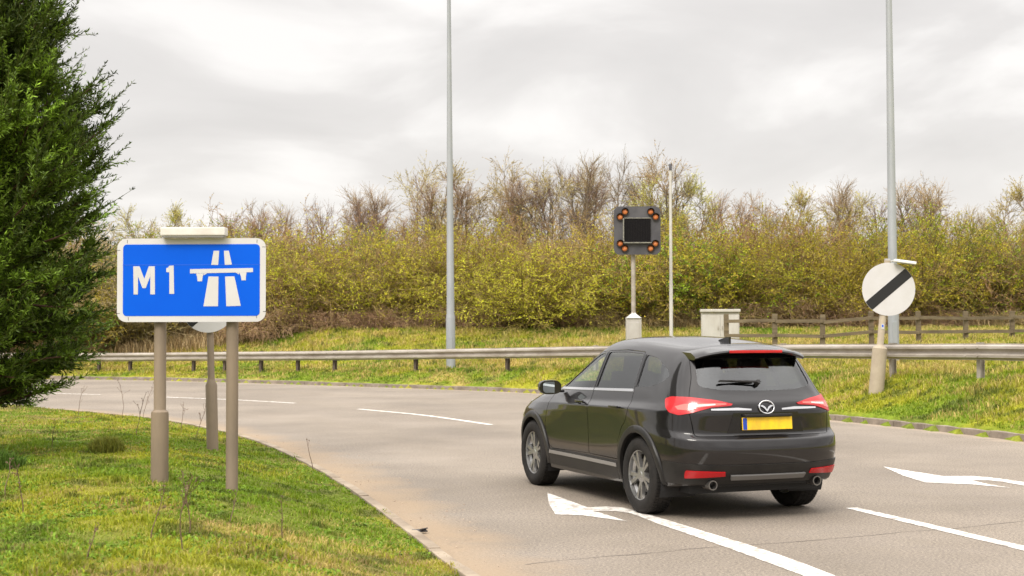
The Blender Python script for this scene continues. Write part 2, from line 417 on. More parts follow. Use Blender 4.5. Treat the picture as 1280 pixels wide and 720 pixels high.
tag(kerb(offset_line(KA_, -.05), .10, .040, edge_m, .915, .006, .006), kind='structure')

# ------------------------------------------------------------------ painted markings
m, t, b = new_mat('road_paint')
nd = t.nodes.new; lk = t.links.new
tcn = nd('ShaderNodeTexCoord')
n_ = nd('ShaderNodeTexNoise'); n_.inputs['Scale'].default_value = 9; n_.inputs['Detail'].default_value = 8; n_.inputs['Roughness'].default_value = .72; lk(tcn.outputs['Object'], n_.inputs['Vector'])
r = nd('ShaderNodeValToRGB'); lk(n_.outputs['Fac'], r.inputs['Fac']); r.color_ramp.elements[0].position = .41; r.color_ramp.elements[0].color = (.33, .29, .25, 1); r.color_ramp.elements[1].position = .54; r.color_ramp.elements[1].color = (.74, .71, .66, 1)
lk(r.outputs[0], b.inputs['Base Color']); b.inputs['Roughness'].default_value = .6
paint = m
def ribbon(pts, wid, name):
    """flat painted line through ground points; wid a number or one width per point"""
    P = np.array([(p.x, p.y) for p in pts]); Q = resample(P, max(8, len(P)*8)) if len(P) > 2 else np.linspace(P[0], P[1], 8)
    W = np.interp(np.linspace(0, 1, len(Q)), np.linspace(0, 1, len(wid)), wid) if hasattr(wid, '__len__') else np.full(len(Q), wid)
    a = offset_line(Q, 1)-Q
    A = Q+a*W[:, None]/2; B = Q-a*W[:, None]/2
    V = np.c_[np.vstack([A, B]), np.full(2*len(Q), .004)]; k = len(Q)
    F = [(i, i+k, i+k+1, i+1) for i in range(k-1)]
    return tag(link_mesh(name, np_mesh(name, V, F), paint), kind='structure')
def painted(poly, name):
    me = bpy.data.meshes.new(name); me.from_pydata([(p.x, p.y, .004) for p in poly], [], [list(range(len(poly)))]); me.update()
    return tag(link_mesh(name, me, paint), kind='structure')
ribbon([gp(47, 490), gp(126, 492.3)], .14, 'lane_marking')
ribbon([gp(205, 495.6), gp(290, 499), gp(369, 503.5)], .14, 'lane_marking')
ribbon([gp(448, 511), gp(530, 519), gp(614, 531)], .14, 'lane_marking')
ribbon([gp(690, 545), gp(760, 559), gp(840, 577)], .14, 'lane_marking')
ribbon([gp(1064, 636), gp(1174, 662), gp(1300, 692), gp(1420, 722)], [.13, .15, .15, .15], 'lane_marking')
def Zp(zx, zy, x0, y0, k): return gp(x0+zx/k, y0+zy/k)
q = lambda x, y: Zp(x, y, 660, 590, 3.2)
m1 = MB()
def flat_faces(polys, name):
    V = []; F = []
    for P in polys:
        F.append(list(range(len(V), len(V)+len(P)))); V += [(p.x, p.y, .004) for p in P]
    me = bpy.data.meshes.new(name); me.from_pydata(V, [], F); me.update()
    return tag(link_mesh(name, me, paint), kind='structure')
up = [(255, 143), (320, 140), (370, 143), (415, 152), (480, 172), (560, 196), (700, 240), (850, 285), (1000, 334), (1100, 370), (1205, 411), (1310, 452)]
lo = [(255, 158), (310, 157), (350, 158), (400, 165), (440, 178), (520, 210), (660, 258), (780, 300), (880, 337), (980, 374), (1080, 411), (1200, 458)]
polys = [[q(76, 84), q(82, 128), q(108, 171), q(222, 176), q(236, 143)], [q(236, 143), q(222, 176), q(395, 199), q(290, 166), q(255, 158), q(255, 143)]]
for i in range(len(up)-1): polys.append([q(*up[i]), q(*lo[i]), q(*lo[i+1]), q(*up[i+1])])
flat_faces(polys, 'arrow_marking')
q = lambda x, y: Zp(x, y, 1040, 560, 5.142)
up = [(720, 189), (800, 188), (900, 188), (1000, 196), (1100, 208), (1234, 228), (1400, 252), (1600, 290), (1900, 340)]
lo = [(720, 222), (800, 218), (890, 213), (1000, 215), (1100, 226), (1234, 250), (1400, 282), (1600, 325), (1900, 385)]
polys = [[q(328, 126), q(450, 182), q(590, 227), q(720, 234), q(720, 189), q(520, 158)], [q(720, 222), q(720, 234), q(900, 242), q(1148, 265), q(980, 236), q(890, 213), q(800, 218)]]
for i in range(len(up)-1): polys.append([q(*up[i]), q(*lo[i]), q(*lo[i+1]), q(*up[i+1])])
flat_faces(polys, 'arrow_marking')

seam_m = mat('tar_seam', (.07, .06, .052), .8, c2=(.20, .17, .145), scale=1.3)
def seam(pix, wd):
    P = resample(np.array([tuple(gp(*q_).xy) for q_ in pix]), 120)
    P = P + np.c_[fbm(P[:, 0]*2, P[:, 1]*2, 3)-.5, fbm(P[:, 0]*2+9, P[:, 1]*2, 3)-.5]*.12
    n_ = offset_line(P, 1)-P; W_ = wd*(.3+1.2*fbm(P[:, 0]*5, P[:, 1]*5, 2))[:, None]
    V = np.c_[np.vstack([P+n_*W_/2, P-n_*W_/2]), np.full(2*len(P), .003)]; k = len(P)
    tag(link_mesh('road_seam', np_mesh('road_seam', V, [(i, i+k, i+k+1, i+1) for i in range(k-1)]), seam_m), kind='structure')
seam([(660, 706), (690, 702), (860, 688), (1010, 677), (1110, 668), (1180, 663), (1300, 651)], .010)
# ------------------------------------------------------------------ grass
def blades(x, y, h, wd, tint, lean=.5, z=None):
    n = len(x); z = gz(x, y) if z is None else z
    ang = rng.random(n)*2*np.pi; la = rng.random(n)*2*np.pi
    bx = np.cos(ang)*wd/2; by = np.sin(ang)*wd/2
    ln = h*lean*rng.random(n)**.7; lx = np.cos(la)*ln; ly = np.sin(la)*ln
    V = np.zeros((n, 5, 3)); B = np.stack([x, y, z-.01], 1)
    V[:, 0] = B + np.stack([bx, by, 0*x], 1); V[:, 1] = B - np.stack([bx, by, 0*x], 1)
    M = B + np.stack([lx*.3, ly*.3, h*.6], 1)
    V[:, 2] = M + np.stack([bx, by, 0*x], 1)*.75; V[:, 3] = M - np.stack([bx, by, 0*x], 1)*.75
    V[:, 4] = B + np.stack([lx, ly, h*np.clip(1-.35*(ln/np.maximum(h, 1e-3)), .4, 1)], 1)
    I = (np.arange(n)*5)[:, None]
    F = np.concatenate([I+np.array([[0, 1, 2]]), I+np.array([[1, 3, 2]]), I+np.array([[2, 3, 4]])], 0)
    C = np.repeat(tint[:, None, :], 5, 1)
    return V.reshape(-1, 3), F, C.reshape(-1, 3)
grass_mat = tint_mat('grass_blades', .6, .32)
def scatter(n, xr, yr, p=1.0):
    """points in a box, denser towards the near side by 1/y**p"""
    u = rng.random(n); a, b_ = yr
    y = (a**(1-p)+(b_**(1-p)-a**(1-p))*u)**(1/(1-p)) if p != 1 else a*(b_/a)**u
    half = (xr[1]-xr[0])
    return xr[0]+rng.random(n)*half, y
parts_V, parts_F, parts_C = [], [], []
def add(v, f, c):
    off = sum(len(q) for q in parts_V); parts_V.append(v); parts_F.append(f+off); parts_C.append(c)
# near verge
n = 520000
yy = 4.5*(34/4.5)**(rng.random(n)**.85); xx = -.42*yy-1.5 + rng.random(n)*(.42*yy+4.5)
d = -sdist(KA_[::3], xx, yy); edge = (fbm(xx*3, yy*3, 3)-.5)*.42
keep = (d > -.01+edge*.7) & (xx > -14)
xx, yy, d = xx[keep], yy[keep], d[keep]
rnd = rng.random((len(xx), 3)); tn = grass_tint(xx, yy, rnd)
hn = fbm(xx*1.3, yy*1.3, 3)
patch = fbm(xx*5+3, yy*5+8, 2)
h = (.018+.060*hn*rng.random(len(xx)) + .04*sstep(.6, .8, patch))*np.interp(d, [0, .5], [.7, 1])
add(*blades(xx, yy, h, .0055+.0004*yy, tn, .9))
# clover and moss like flat leaves
n = 110000
yy = 6*(30/6)**(rng.random(n)**.85); xx = -.42*yy-1.5 + rng.random(n)*(.42*yy+4.5)
d = -sdist(KA_[::3], xx, yy); keep = (d > .1) & (fbm(xx*1.1+60, yy*1.1+20, 3) > .46)
xx, yy = xx[keep], yy[keep]; k = len(xx)
add(*blades(xx, yy, .02+.03*rng.random(k), .022+.012*rng.random(k), np.array([.16, .26, .02])*(.6+.9*rng.random((k, 1))), 1.8))
V = np.vstack(parts_V); F = np.vstack(parts_F); C = np.vstack(parts_C)
tag(link_mesh('grass', np_mesh('grass', V, F, C), grass_mat), 'short green and straw coloured grass of the near verge around the sign posts', 'grass', kind='stuff')
# far verge and field
parts_V, parts_F, parts_C = [], [], []
n = 640000
yy = 14*(64/14)**rng.random(n); xx = -.40*yy-1 + rng.random(n)*(.80*yy+2)
d = sdist(KB_[::3], xx, yy); keep = (d > .17+.10*(fbm(xx*2, yy*2, 2)-.4)) & (yy < 62)
xx, yy, d = xx[keep], yy[keep], d[keep]; k = len(xx)
rnd = rng.random((k, 3)); tn = grass_tint(xx, yy, rnd, True)
dry = tn[:, 0] > tn[:, 1]*1.02
big_ = fbm(xx*.9+4, yy*.9+33, 3)
hh = (.05+.13*big_*rng.random(k))*np.where(dry, 1.6, 1)*np.interp(d, [0, 1.0, 6], [.6, .9, 1.25])
add(*blades(xx, yy, hh, .010+.0005*yy, tn, .75))
V = np.vstack(parts_V); F = np.vstack(parts_F); C = np.vstack(parts_C)
tag(link_mesh('grass', np_mesh('grass', V, F, C), grass_mat), 'rough green and dry grass of the far bank beyond the carriageway', 'grass', kind='stuff')
# tall dead grass under the hedge
n = 90000
xx = -30+rng.random(n)*62; yy = 55.2+rng.random(n)**.6*4.2+1.2*fbm(xx*.3, xx*0, 2)
rnd = rng.random((n, 3)); cl = fbm(xx*.8+9, yy*.8, 3)
keep = cl > .42; xx, yy, rnd, cl = xx[keep], yy[keep], rnd[keep], cl[keep]; k = len(xx)
tn = np.array([.58, .44, .24])*(.5+.8*rnd[:, :1])*np.where(rnd[:, 1:2] < .3, np.array([[.55, .5, .45]]), 1)
v, f, c = blades(xx, yy, (.25+.85*cl*rng.random(k)), .022+.018*rng.random(k), tn, .6)
tag(link_mesh('dead_grass', np_mesh('dead_grass', v, f, c), grass_mat), 'tall straw coloured dead grass along the foot of the thicket', 'grass', kind='stuff')

# loose grit along the near kerb
g = MB(); 
for i in range(520):
    s = random.random()**.8*150+170; p = KA_[min(int(s), len(KA_)-2)]
    q_ = p + (KA_[min(int(s), len(KA_)-2)+1]-p)*random.random()
    o = abs(random.gauss(0, .45))+.03
    tt = KA_[min(int(s), len(KA_)-2)+1]-p; nn = np.array([-tt[1], tt[0]])/max(np.hypot(*tt), 1e-6)
    c = q_ + nn*o
    if not (8 < c[1] < 24): continue
    r_ = random.uniform(.003, .011)
    g.box((c[0], c[1], r_*.4), (r_*random.uniform(1, 2), r_, r_*.8), Matrix.Rotation(random.random()*6, 3, 'Z'), 0)
tag(g.build('gravel', mat('grit', (.52, .42, .32), .9, c2=(.34, .27, .21), scale=1.5)), 'loose pale grit and stone chips gathered beside the near kerb', 'gravel', kind='stuff')

# ------------------------------------------------------------------ twig and branch machinery
def tubes(P, Rr, C, sides=3):
    """P (n,k,3) paths, Rr (n,k) radii, C (n,3) colours"""
    n, k, _ = P.shape
    T = np.gradient(P, axis=1); T /= np.linalg.norm(T, axis=2, keepdims=True)+1e-9
    ref = np.where(np.abs(T[:, :1, 2:3]) > .9, np.array([[[1., 0, 0]]]), np.array([[[0., 0, 1]]]))
    U = np.cross(T, ref); U /= np.linalg.norm(U, axis=2, keepdims=True)+1e-9
    W = np.cross(T, U)
    a = np.arange(sides)*2*np.pi/sides
    V = P[:, :, None, :] + Rr[:, :, None, None]*(U[:, :, None, :]*np.cos(a)[:, None]+W[:, :, None, :]*np.sin(a)[:, None])
    I = np.arange(n*k*sides).reshape(n, k, sides)
    J = np.roll(I, -1, axis=2)
    F = np.stack([I[:, :-1], J[:, :-1], J[:, 1:], I[:, 1:]], -1).reshape(-1, 4)
    return V.reshape(-1, 3), F, np.repeat(C, k*sides, axis=0)
def leaves(P, size, C, flat=.6, aspect=.55, D=None):
    """small diamond leaf faces at P with random facing"""
    n = len(P)
    u = rng.normal(size=(n, 3)) if D is None else D+rng.normal(size=(n, 3))*.45
    u /= np.linalg.norm(u, axis=1, keepdims=True)
    v = rng.normal(size=(n, 3)); v[:, 2] *= flat; v -= (v*u).sum(1, keepdims=True)*u; v /= np.linalg.norm(v, axis=1, keepdims=True)+1e-9
    s = size[:, None]
    V = np.stack([P, P+u*s*.5+v*s*aspect*.5, P+u*s, P+u*s*.5-v*s*aspect*.5], 1).reshape(-1, 3)
    F = np.arange(4*n).reshape(n, 4)
    return V, F, np.repeat(C, 4, axis=0)
def merge(*sets):
    V, F, C = [], [], []; o = 0
    for v, f, c in sets: V.append(v); F.append(f+o); C.append(c); o += len(v)
    return np.vstack(V), np.vstack(F), np.vstack(C)
def grow(base, dirs, length, k, wob=.12, grav=0.0, up=0.0):
    """curved paths: base (n,3), dirs (n,3) unit, length (n,)"""
    n = len(base); P = np.zeros((n, k, 3)); P[:, 0] = base; d = dirs.copy(); st = (length/(k-1))[:, None]
    for i in range(1, k):
        d = d + rng.normal(size=(n, 3))*wob; d[:, 2] += up-grav; d /= np.linalg.norm(d, axis=1, keepdims=True)
        P[:, i] = P[:, i-1]+d*st
    return P
def along(P, n_each, t0=.25, t1=1.0):
    n, k, _ = P.shape
    t = t0+(t1-t0)*rng.random((n, n_each)); f = t*(k-1); i = np.clip(f.astype(int), 0, k-2); fr = (f-i)[..., None]
    idx = np.arange(n)[:, None]
    pos = P[idx, i]*(1-fr)+P[idx, i+1]*fr
    dr = P[idx, i+1]-P[idx, i]; dr /= np.linalg.norm(dr, axis=2, keepdims=True)+1e-9
    return pos.reshape(-1, 3), dr.reshape(-1, 3), t.reshape(-1), np.repeat(np.arange(n), n_each)
def splay(dr, ang, jit=.3):
    n = len(dr); r = rng.normal(size=(n, 3)); r -= (r*dr).sum(1, keepdims=True)*dr; r /= np.linalg.norm(r, axis=1, keepdims=True)+1e-9
    a = ang+rng.normal(size=n)*jit
    d = dr*np.cos(a)[:, None]+r*np.sin(a)[:, None]
    return d/np.linalg.norm(d, axis=1, keepdims=True)
def vary(c, n, s=.35): return np.array(c)*(1-s+2*s*rng.random((n, 1)))*(1+.12*(rng.random((n, 3))-.5))

twig_mat = tint_mat('twigs', .85, 0, .12)
leaf_mat = tint_mat('spring_leaves', .6, .35, .24)

def make_bush_data(h, r, ns, leaf_col, leaf_n, twig_col, grav=.05, dense=1.0, leaf_s=(.045, .085), bare_low=.8, weep=.0):
    th = rng.random(ns)*2*np.pi; rad = r*.45*np.sqrt(rng.random(ns))
    base = np.stack([np.cos(th)*rad, np.sin(th)*rad, np.full(ns, -.05)], 1)
    tilt = (rng.random(ns)**.75)*1.12
    az = th+rng.normal(size=ns)*.5
    d = np.stack([np.cos(az)*np.sin(tilt), np.sin(az)*np.sin(tilt), np.cos(tilt)], 1)
    ln = h*(.72+.42*rng.random(ns))/np.maximum(np.cos(tilt)**.55, .55)
    ln = np.minimum(ln, h*1.15)
    P = grow(base, d, ln, 8, .11, grav*.6, 0)
    P[:, :, 2] = np.maximum(P[:, :, 2], 0)
    R0 = np.linspace(.020, .005, 8)[None]*(.6+.8*rng.random((ns, 1)))
    tw = [tubes(P, R0, vary(twig_col, ns))]
    p, dr, t, _ = along(P, int(7*dense), .2, 1); n2 = len(p)
    dd = splay(dr, .75, .25); P2 = grow(p, dd, (.45+.8*rng.random(n2))*(1.15-.5*t)*h/4.5, 4, .16, grav+weep, .05)
    tw.append(tubes(P2, np.linspace(.009, .0045, 4)[None].repeat(n2, 0), vary(np.array(twig_col)*1.1, n2)))
    p3, d3, t3, _ = along(P2, 4, .25, 1); n3 = len(p3)
    dd3 = splay(d3, .7, .3); P3 = grow(p3, dd3, .16+.34*rng.random(n3), 3, .15, grav+weep)
    tw.append(tubes(P3, np.linspace(.0055, .0035, 3)[None].repeat(n3, 0), vary(np.array(twig_col)*1.3, n3)))
    per = max(1, leaf_n//n3)
    p4, d4, _, _ = along(P3, per, .1, 1)
    keep = (p4[:, 2] > bare_low*(.5+rng.random(len(p4)))) 
    p4, d4 = p4[keep], d4[keep]; n4 = len(p4)
    clump = (.72+.56*(vnoise(p4[:, 0]*1.6+40, p4[:, 2]*1.6+p4[:, 1]*1.3+40)))[:, None]
    lv = leaves(p4, leaf_s[0]+(leaf_s[1]-leaf_s[0])*rng.random(n4), vary(leaf_col, n4, .4)*clump, D=d4)
    return merge(*tw), lv
def mesh_pair(kind, data):
    (a, b_) = data
    mt = np_mesh(kind+'_stems', *a); ml = np_mesh(kind+'_leaves', *b_) if b_ is not None else None
    mt.materials.append(twig_mat)
    if ml: ml.materials.append(leaf_mat)
    return mt, ml
def place_plant(name, pair, loc, rz, s, label, cat, group, n1='stems', n2='foliage'):
    o = empty(name, loc, rz, label, cat, group); o.scale = s
    a = bpy.data.objects.new(n1, pair[0]); col.objects.link(a); a.parent = o
    if pair[1]:
        b_ = bpy.data.objects.new(n2, pair[1]); col.objects.link(b_); b_.parent = o
    return o
OLIVE = (.43, .42, .024); YEL = (.30, .27, .045); GRN = (.29, .38, .022); TAN = (.27, .20, .115); BROWN = (.165, .115, .065); OCH = (.21, .155, .05)
bush_kinds = {
    'olive': mesh_pair('olive', make_bush_data(4.7, 2.2, 230, OLIVE, 44000, OCH)),
    'olive2': mesh_pair('olive', make_bush_data(4.5, 2.4, 210, (.50, .44, .035), 40000, OCH, .07)),
    'green': mesh_pair('green', make_bush_data(4.5, 2.2, 190, GRN, 40000, (.13, .12, .05), .05, 1.0, (.05, .10))),
    'round': mesh_pair('round', make_bush_data(3.9, 2.6, 260, (.54, .52, .035), 46000, OCH, .10, 1.0, (.04, .075), .3, .04)),
    'brown': mesh_pair('brown', make_bush_data(4.8, 2.2, 230, (.42, .29, .075), 16000, (.27, .185, .10), .03)),
    'blossom': mesh_pair('blossom', make_bush_data(4.6, 2.1, 190, (.62, .56, .27), 22000, (.20, .15, .08), .03, 1.0, (.04, .08))),
    'bramble': mesh_pair('bramble', make_bush_data(1.15, 1.5, 150, (.26, .20, .06), 3500, (.33, .235, .13), .16, 1.0, (.05, .09), .1, .08)),
}
# front row of the thicket: photo x, depth, kind, scale (width, height), label
front = [
 (-70, 59.5, 'olive', 1.0, 1.0, 'olive bush at the far left end of the thicket, beyond the conifer'),
 (20, 60, 'brown', 1.0, .95, 'brown twiggy bush in the thicket, behind the dark conifer'),
 (105, 60.0, 'olive2', 1.0, .95, 'olive bush showing through the right edge of the dark conifer'),
 (172, 59.5, 'blossom', 1.1, 1.05, 'pale cream blossoming bush between the conifer and the blue sign'),
 (248, 60.5, 'green', 1.0, 1.10, 'yellow green bush rising straight above the blue sign'),
 (322, 59.5, 'olive2', 1.0, .96, 'olive bush just right of the blue sign edge'),
 (372, 60.2, 'brown', .95, .92, 'brown twiggy bush a little right of the blue sign'),
 (425, 59.3, 'olive', 1.05, .98, 'olive bush halfway between the blue sign and the left lamp column'),
 (486, 59.8, 'olive2', 1.0, .96, 'arching olive bush left of the left lamp column'),
 (540, 59.6, 'brown', 1.0, 1.02, 'brown bush directly behind the left lamp column'),
 (592, 60.6, 'olive', 1.0, 1.0, 'olive bush just right of the left lamp column'),
 (662, 58.2, 'round', 1.05, .98, 'big rounded yellow green bush between the left lamp column and the matrix sign'),
 (730, 60.2, 'brown', 1.0, 1.08, 'brown twiggy bush just left of the matrix sign'),
 (790, 59.8, 'olive2', 1.05, 1.0, 'olive bush directly behind the matrix sign pole'),
 (850, 59.0, 'green', 1.0, .94, 'green leafed bush right of the thin grey pole'),
 (905, 59.6, 'olive', 1.0, 1.0, 'olive bush behind the roadside cabinet'),
 (960, 60.2, 'brown', 1.0, 1.06, 'brown bush above the first fence posts right of the cabinet'),
 (1015, 59.0, 'olive', 1.1, 1.08, 'large olive bush halfway from the cabinet to the round sign'),
 (1070, 59.8, 'olive2', 1.0, 1.05, 'olive bush left behind the round sign'),
 (1128, 59.0, 'green', 1.05, 1.02, 'green bush right behind the round sign and lamp column'),
 (1180, 59.8, 'olive2', 1.0, 1.05, 'olive bush just right of the right lamp column'),
 (1228, 59.2, 'brown', 1.0, .95, 'reddish brown bush between the right lamp column and the photo edge'),
 (1280, 59.8, 'green', .95, .88, 'green bush cut by the right edge of the photo'),
 (1350, 59.5, 'olive', 1.0, 1.0, 'olive bush past the right end of the fence'),
 (1420, 59.8, 'olive2', 1.05, 1.00, 'bush of the thicket out of view beyond the right edge, first along'),
 (1492, 59.8, 'brown', 1.05, 0.95, 'bush of the thicket out of view beyond the right edge, second along'),
 (1564, 59.8, 'green', 1.05, 1.05, 'bush of the thicket out of view beyond the right edge, third along'),
 (1636, 59.8, 'olive', 1.05, 1.00, 'bush of the thicket out of view beyond the right edge, fourth along'),
 (1708, 59.8, 'round', 1.05, 1.10, 'bush of the thicket out of view beyond the right edge, fifth along'),
 (1780, 59.8, 'brown', 1.05, 0.95, 'bush of the thicket out of view beyond the right edge, sixth along'),
 (1852, 59.8, 'olive2', 1.05, 1.00, 'bush of the thicket out of view beyond the right edge, seventh along'),

]
for px, D, kd, sw, sh, lab in front:
    D += random.uniform(-1.6, .9); sh *= random.uniform(.80, 1.06); sw *= random.uniform(.95, 1.15)
    p = at(px, 410, D)
    z = gz1(p.x, p.y)
    place_plant('bush', bush_kinds[kd], (p.x, p.y, z-.05), random.random()*6.28, (sw, sw, sh*.94), lab, 'bush', 'bushes of the roadside thicket')
kl = ['olive', 'brown', 'olive2', 'brown', 'green', 'brown']
for i in range(26):
    px = -90+i*57+random.uniform(-10, 10); D = 63.5+random.uniform(-.8, 1.2); p = at(px, 410, D)
    if 150 < px < 300 and i % 2: kk = 'blossom'
    else: kk = kl[i % 6]
    s = random.uniform(.98, 1.10); hv = random.uniform(.78, 1.0)
    place_plant('bush', bush_kinds[kk], (p.x, p.y, gz1(p.x, p.y)-.05), random.random()*6.28, (s*1.1, s*1.1, s*hv), 'twiggy olive brown bush in the back row, mostly hidden by the front row', 'bush', 'back row of the thicket')
for i in range(14):
    px = 330+i*72+random.uniform(-16, 16); D = 56.8+random.uniform(-.3, .5); p = at(px, 410, D); s = random.uniform(.6, 1.15)
    if 600 < px < 700: s *= 1.15
    place_plant('bramble', bush_kinds['bramble'], (p.x, p.y, gz1(p.x, p.y)-.03), random.random()*6.28, (s*1.2, s*1.2, s), 'low brown bramble mound at the foot of the thicket', 'bramble', 'brambles along the foot of the thicket')

# ------------------------------------------------------------------ bare trees over the thicket
BARK = (.19, .15, .11)
def make_tree_data(h, spread, stems, tw_col, leafn=0, leaf_col=None):
    base = rng.normal(size=(stems, 3))*np.array([.25, .25, 0]); base[:, 2] = -.1
    az = rng.random(stems)*6.28; ti = rng.random(stems)*.28
    d = np.stack([np.cos(az)*np.sin(ti), np.sin(az)*np.sin(ti), np.cos(ti)], 1)
    P = grow(base, d, h*(.85+.2*rng.random(stems)), 9, .07, 0, .02)
    trunk = tubes(P, np.linspace(.085, .012, 9)[None]*(.8+.4*rng.random((stems, 1))), vary(BARK, stems, .15), 6)
    out = []
    p, dr, t, _ = along(P, 15, .22, .98); n = len(p)
    P1 = grow(p, splay(dr, .62, .15), spread*(1.15-.75*t)*(.6+.6*rng.random(n)), 6, .10, 0, .05)
    out.append(tubes(P1, np.linspace(.030, .009, 6)[None].repeat(n, 0)*(1.2-.6*t)[:, None], vary(BARK, n, .25), 4))
    p, dr, t, _ = along(P1, 7, .25, 1); n = len(p)
    P2 = grow(p, splay(dr, .6, .2), (.4+.6*rng.random(n))*(1.2-.5*t)*spread/2, 5, .13, 0, .05)
    out.append(tubes(P2, np.linspace(.010, .0050, 5)[None].repeat(n, 0), vary(tw_col, n, .3)))
    p, dr, t, _ = along(P2, 5, .2, 1); n = len(p)
    P3 = grow(p, splay(dr, .55, .2), .22+.4*rng.random(n), 3, .12, 0, .03)
    out.append(tubes(P3, np.linspace(.0058, .0038, 3)[None].repeat(n, 0), vary(np.array(tw_col)*1.25, n, .3)))
    if leafn:
        p, dr, t, _ = along(P3, max(1, leafn//n), .2, 1); k = len(p)
        out.append(leaves(p, .03+.04*rng.random(k), vary(leaf_col, k, .35), D=dr))
    return trunk, merge(*out)
def tree_pair(data):
    a = np_mesh('tree_trunk', *data[0], smooth=True); a.materials.append(twig_mat)
    b_ = np_mesh('tree_crown', *data[1]); b_.materials.append(twig_mat); return a, b_
T_DARK = (.21, .16, .105)
tree_kinds = {
  'ash': tree_pair(make_tree_data(6.2, 1.7, 2, T_DARK)),
  'haw': tree_pair(make_tree_data(5.6, 1.6, 4, (.28, .21, .12))),
  'wide': tree_pair(make_tree_data(6.0, 2.3, 3, (.30, .225, .12), 12000, (.40, .31, .12))),
  'bud': tree_pair(make_tree_data(5.8, 1.8, 3, (.28, .22, .10), 16000, (.46, .42, .11))),
}
def hgt(py, D, px):   # height needed for a crown top seen at photo row py
    p = at(px, py, D); return p.z-gz1(p.x, p.y)
trees = [
 (215, 245, 'bud', 6.0, 'pale budding tree rising over the left half of the blue sign'),
 (300, 262, 'haw', 5.6, 'small bare tree over the right end of the blue sign'),
 (345, 250, 'haw', 5.6, 'bare tree first to the right of the blue sign'),
 (405, 240, 'ash', 6.2, 'slender bare tree midway between the blue sign and the left lamp column'),
 (452, 228, 'haw', 5.6, 'taller bare tree second to the left of the left lamp column'),
 (490, 262, 'haw', 5.6, 'low bare tree just left of the wide tree at the left lamp column'),
 (532, 205, 'wide', 6.0, 'wide bare tree just left behind the left lamp column'),
 (590, 206, 'wide', 6.0, 'wide bare tree just right of the left lamp column'),
 (634, 222, 'haw', 5.6, 'thin bare tree at the right shoulder of the wide pair by the left lamp column'),
 (692, 205, 'ash', 6.2, 'bare tree halfway between the left lamp column and the matrix sign'),
 (728, 192, 'ash', 6.2, 'tall dark bare tree left of the matrix sign'),
 (768, 182, 'ash', 6.2, 'tallest dark bare tree directly over the matrix sign'),
 (812, 194, 'ash', 6.2, 'tall dark bare tree between the matrix sign and the thin grey pole'),
 (862, 212, 'bud', 5.9, 'pale budding tree right of the thin grey pole'),
 (908, 238, 'haw', 5.6, 'sparse bare tree above the roadside cabinet'),
 (955, 240, 'ash', 6.2, 'sparse bare tree over the first fence posts'),
 (1008, 228, 'bud', 5.9, 'yellow budding tree midway between the cabinet and the round sign'),
 (1062, 226, 'haw', 5.6, 'bare tree left of the right lamp column'),
 (1098, 236, 'ash', 6.2, 'thin bare tree directly behind the right lamp column'),
 (1138, 224, 'haw', 5.6, 'bare tree first to the right of the right lamp column'),
 (1182, 236, 'wide', 6.0, 'pinkish brown rounded tree second right of the right lamp column'),
 (1215, 256, 'haw', 5.6, 'low bare tree before the gap at the right of the thicket'),
 (1276, 222, 'bud', 5.9, 'pale green budding tree cut by the right edge of the photo'),
 (1340, 232, 'bud', 5.9, 'budding tree past the right edge of the thicket'),
 (470, 232, 'ash', 6.2, 'second slender bare tree between the blue sign and the left lamp column'),
 (555, 214, 'haw', 5.6, 'upright bare tree right behind the shaft of the left lamp column'),
 (665, 222, 'wide', 6.0, 'rounded bare tree nearer the left lamp column than the matrix sign'),
 (748, 196, 'haw', 5.6, 'many stemmed bare tree just behind the left edge of the matrix sign'),
 (838, 204, 'wide', 6.0, 'rounded bare tree right behind the thin grey pole'),
 (60, 262, 'haw', 5.6, 'bare tree behind the dark conifer'),
]
for i, (px, py, kd, h0, lab) in enumerate(trees):
    D = 65.5+(i*37 % 5)*.5; p = at(px, 405, D); H = hgt(py, D, px)
    s = H/(h0*1.10)
    place_plant('bare_tree', tree_kinds[kd], (p.x, p.y, gz1(p.x, p.y)-.1), random.random()*6.28, (s*1.0, s*1.0, s), lab, 'tree', 'bare trees rising out of the thicket', 'trunk', 'crown')

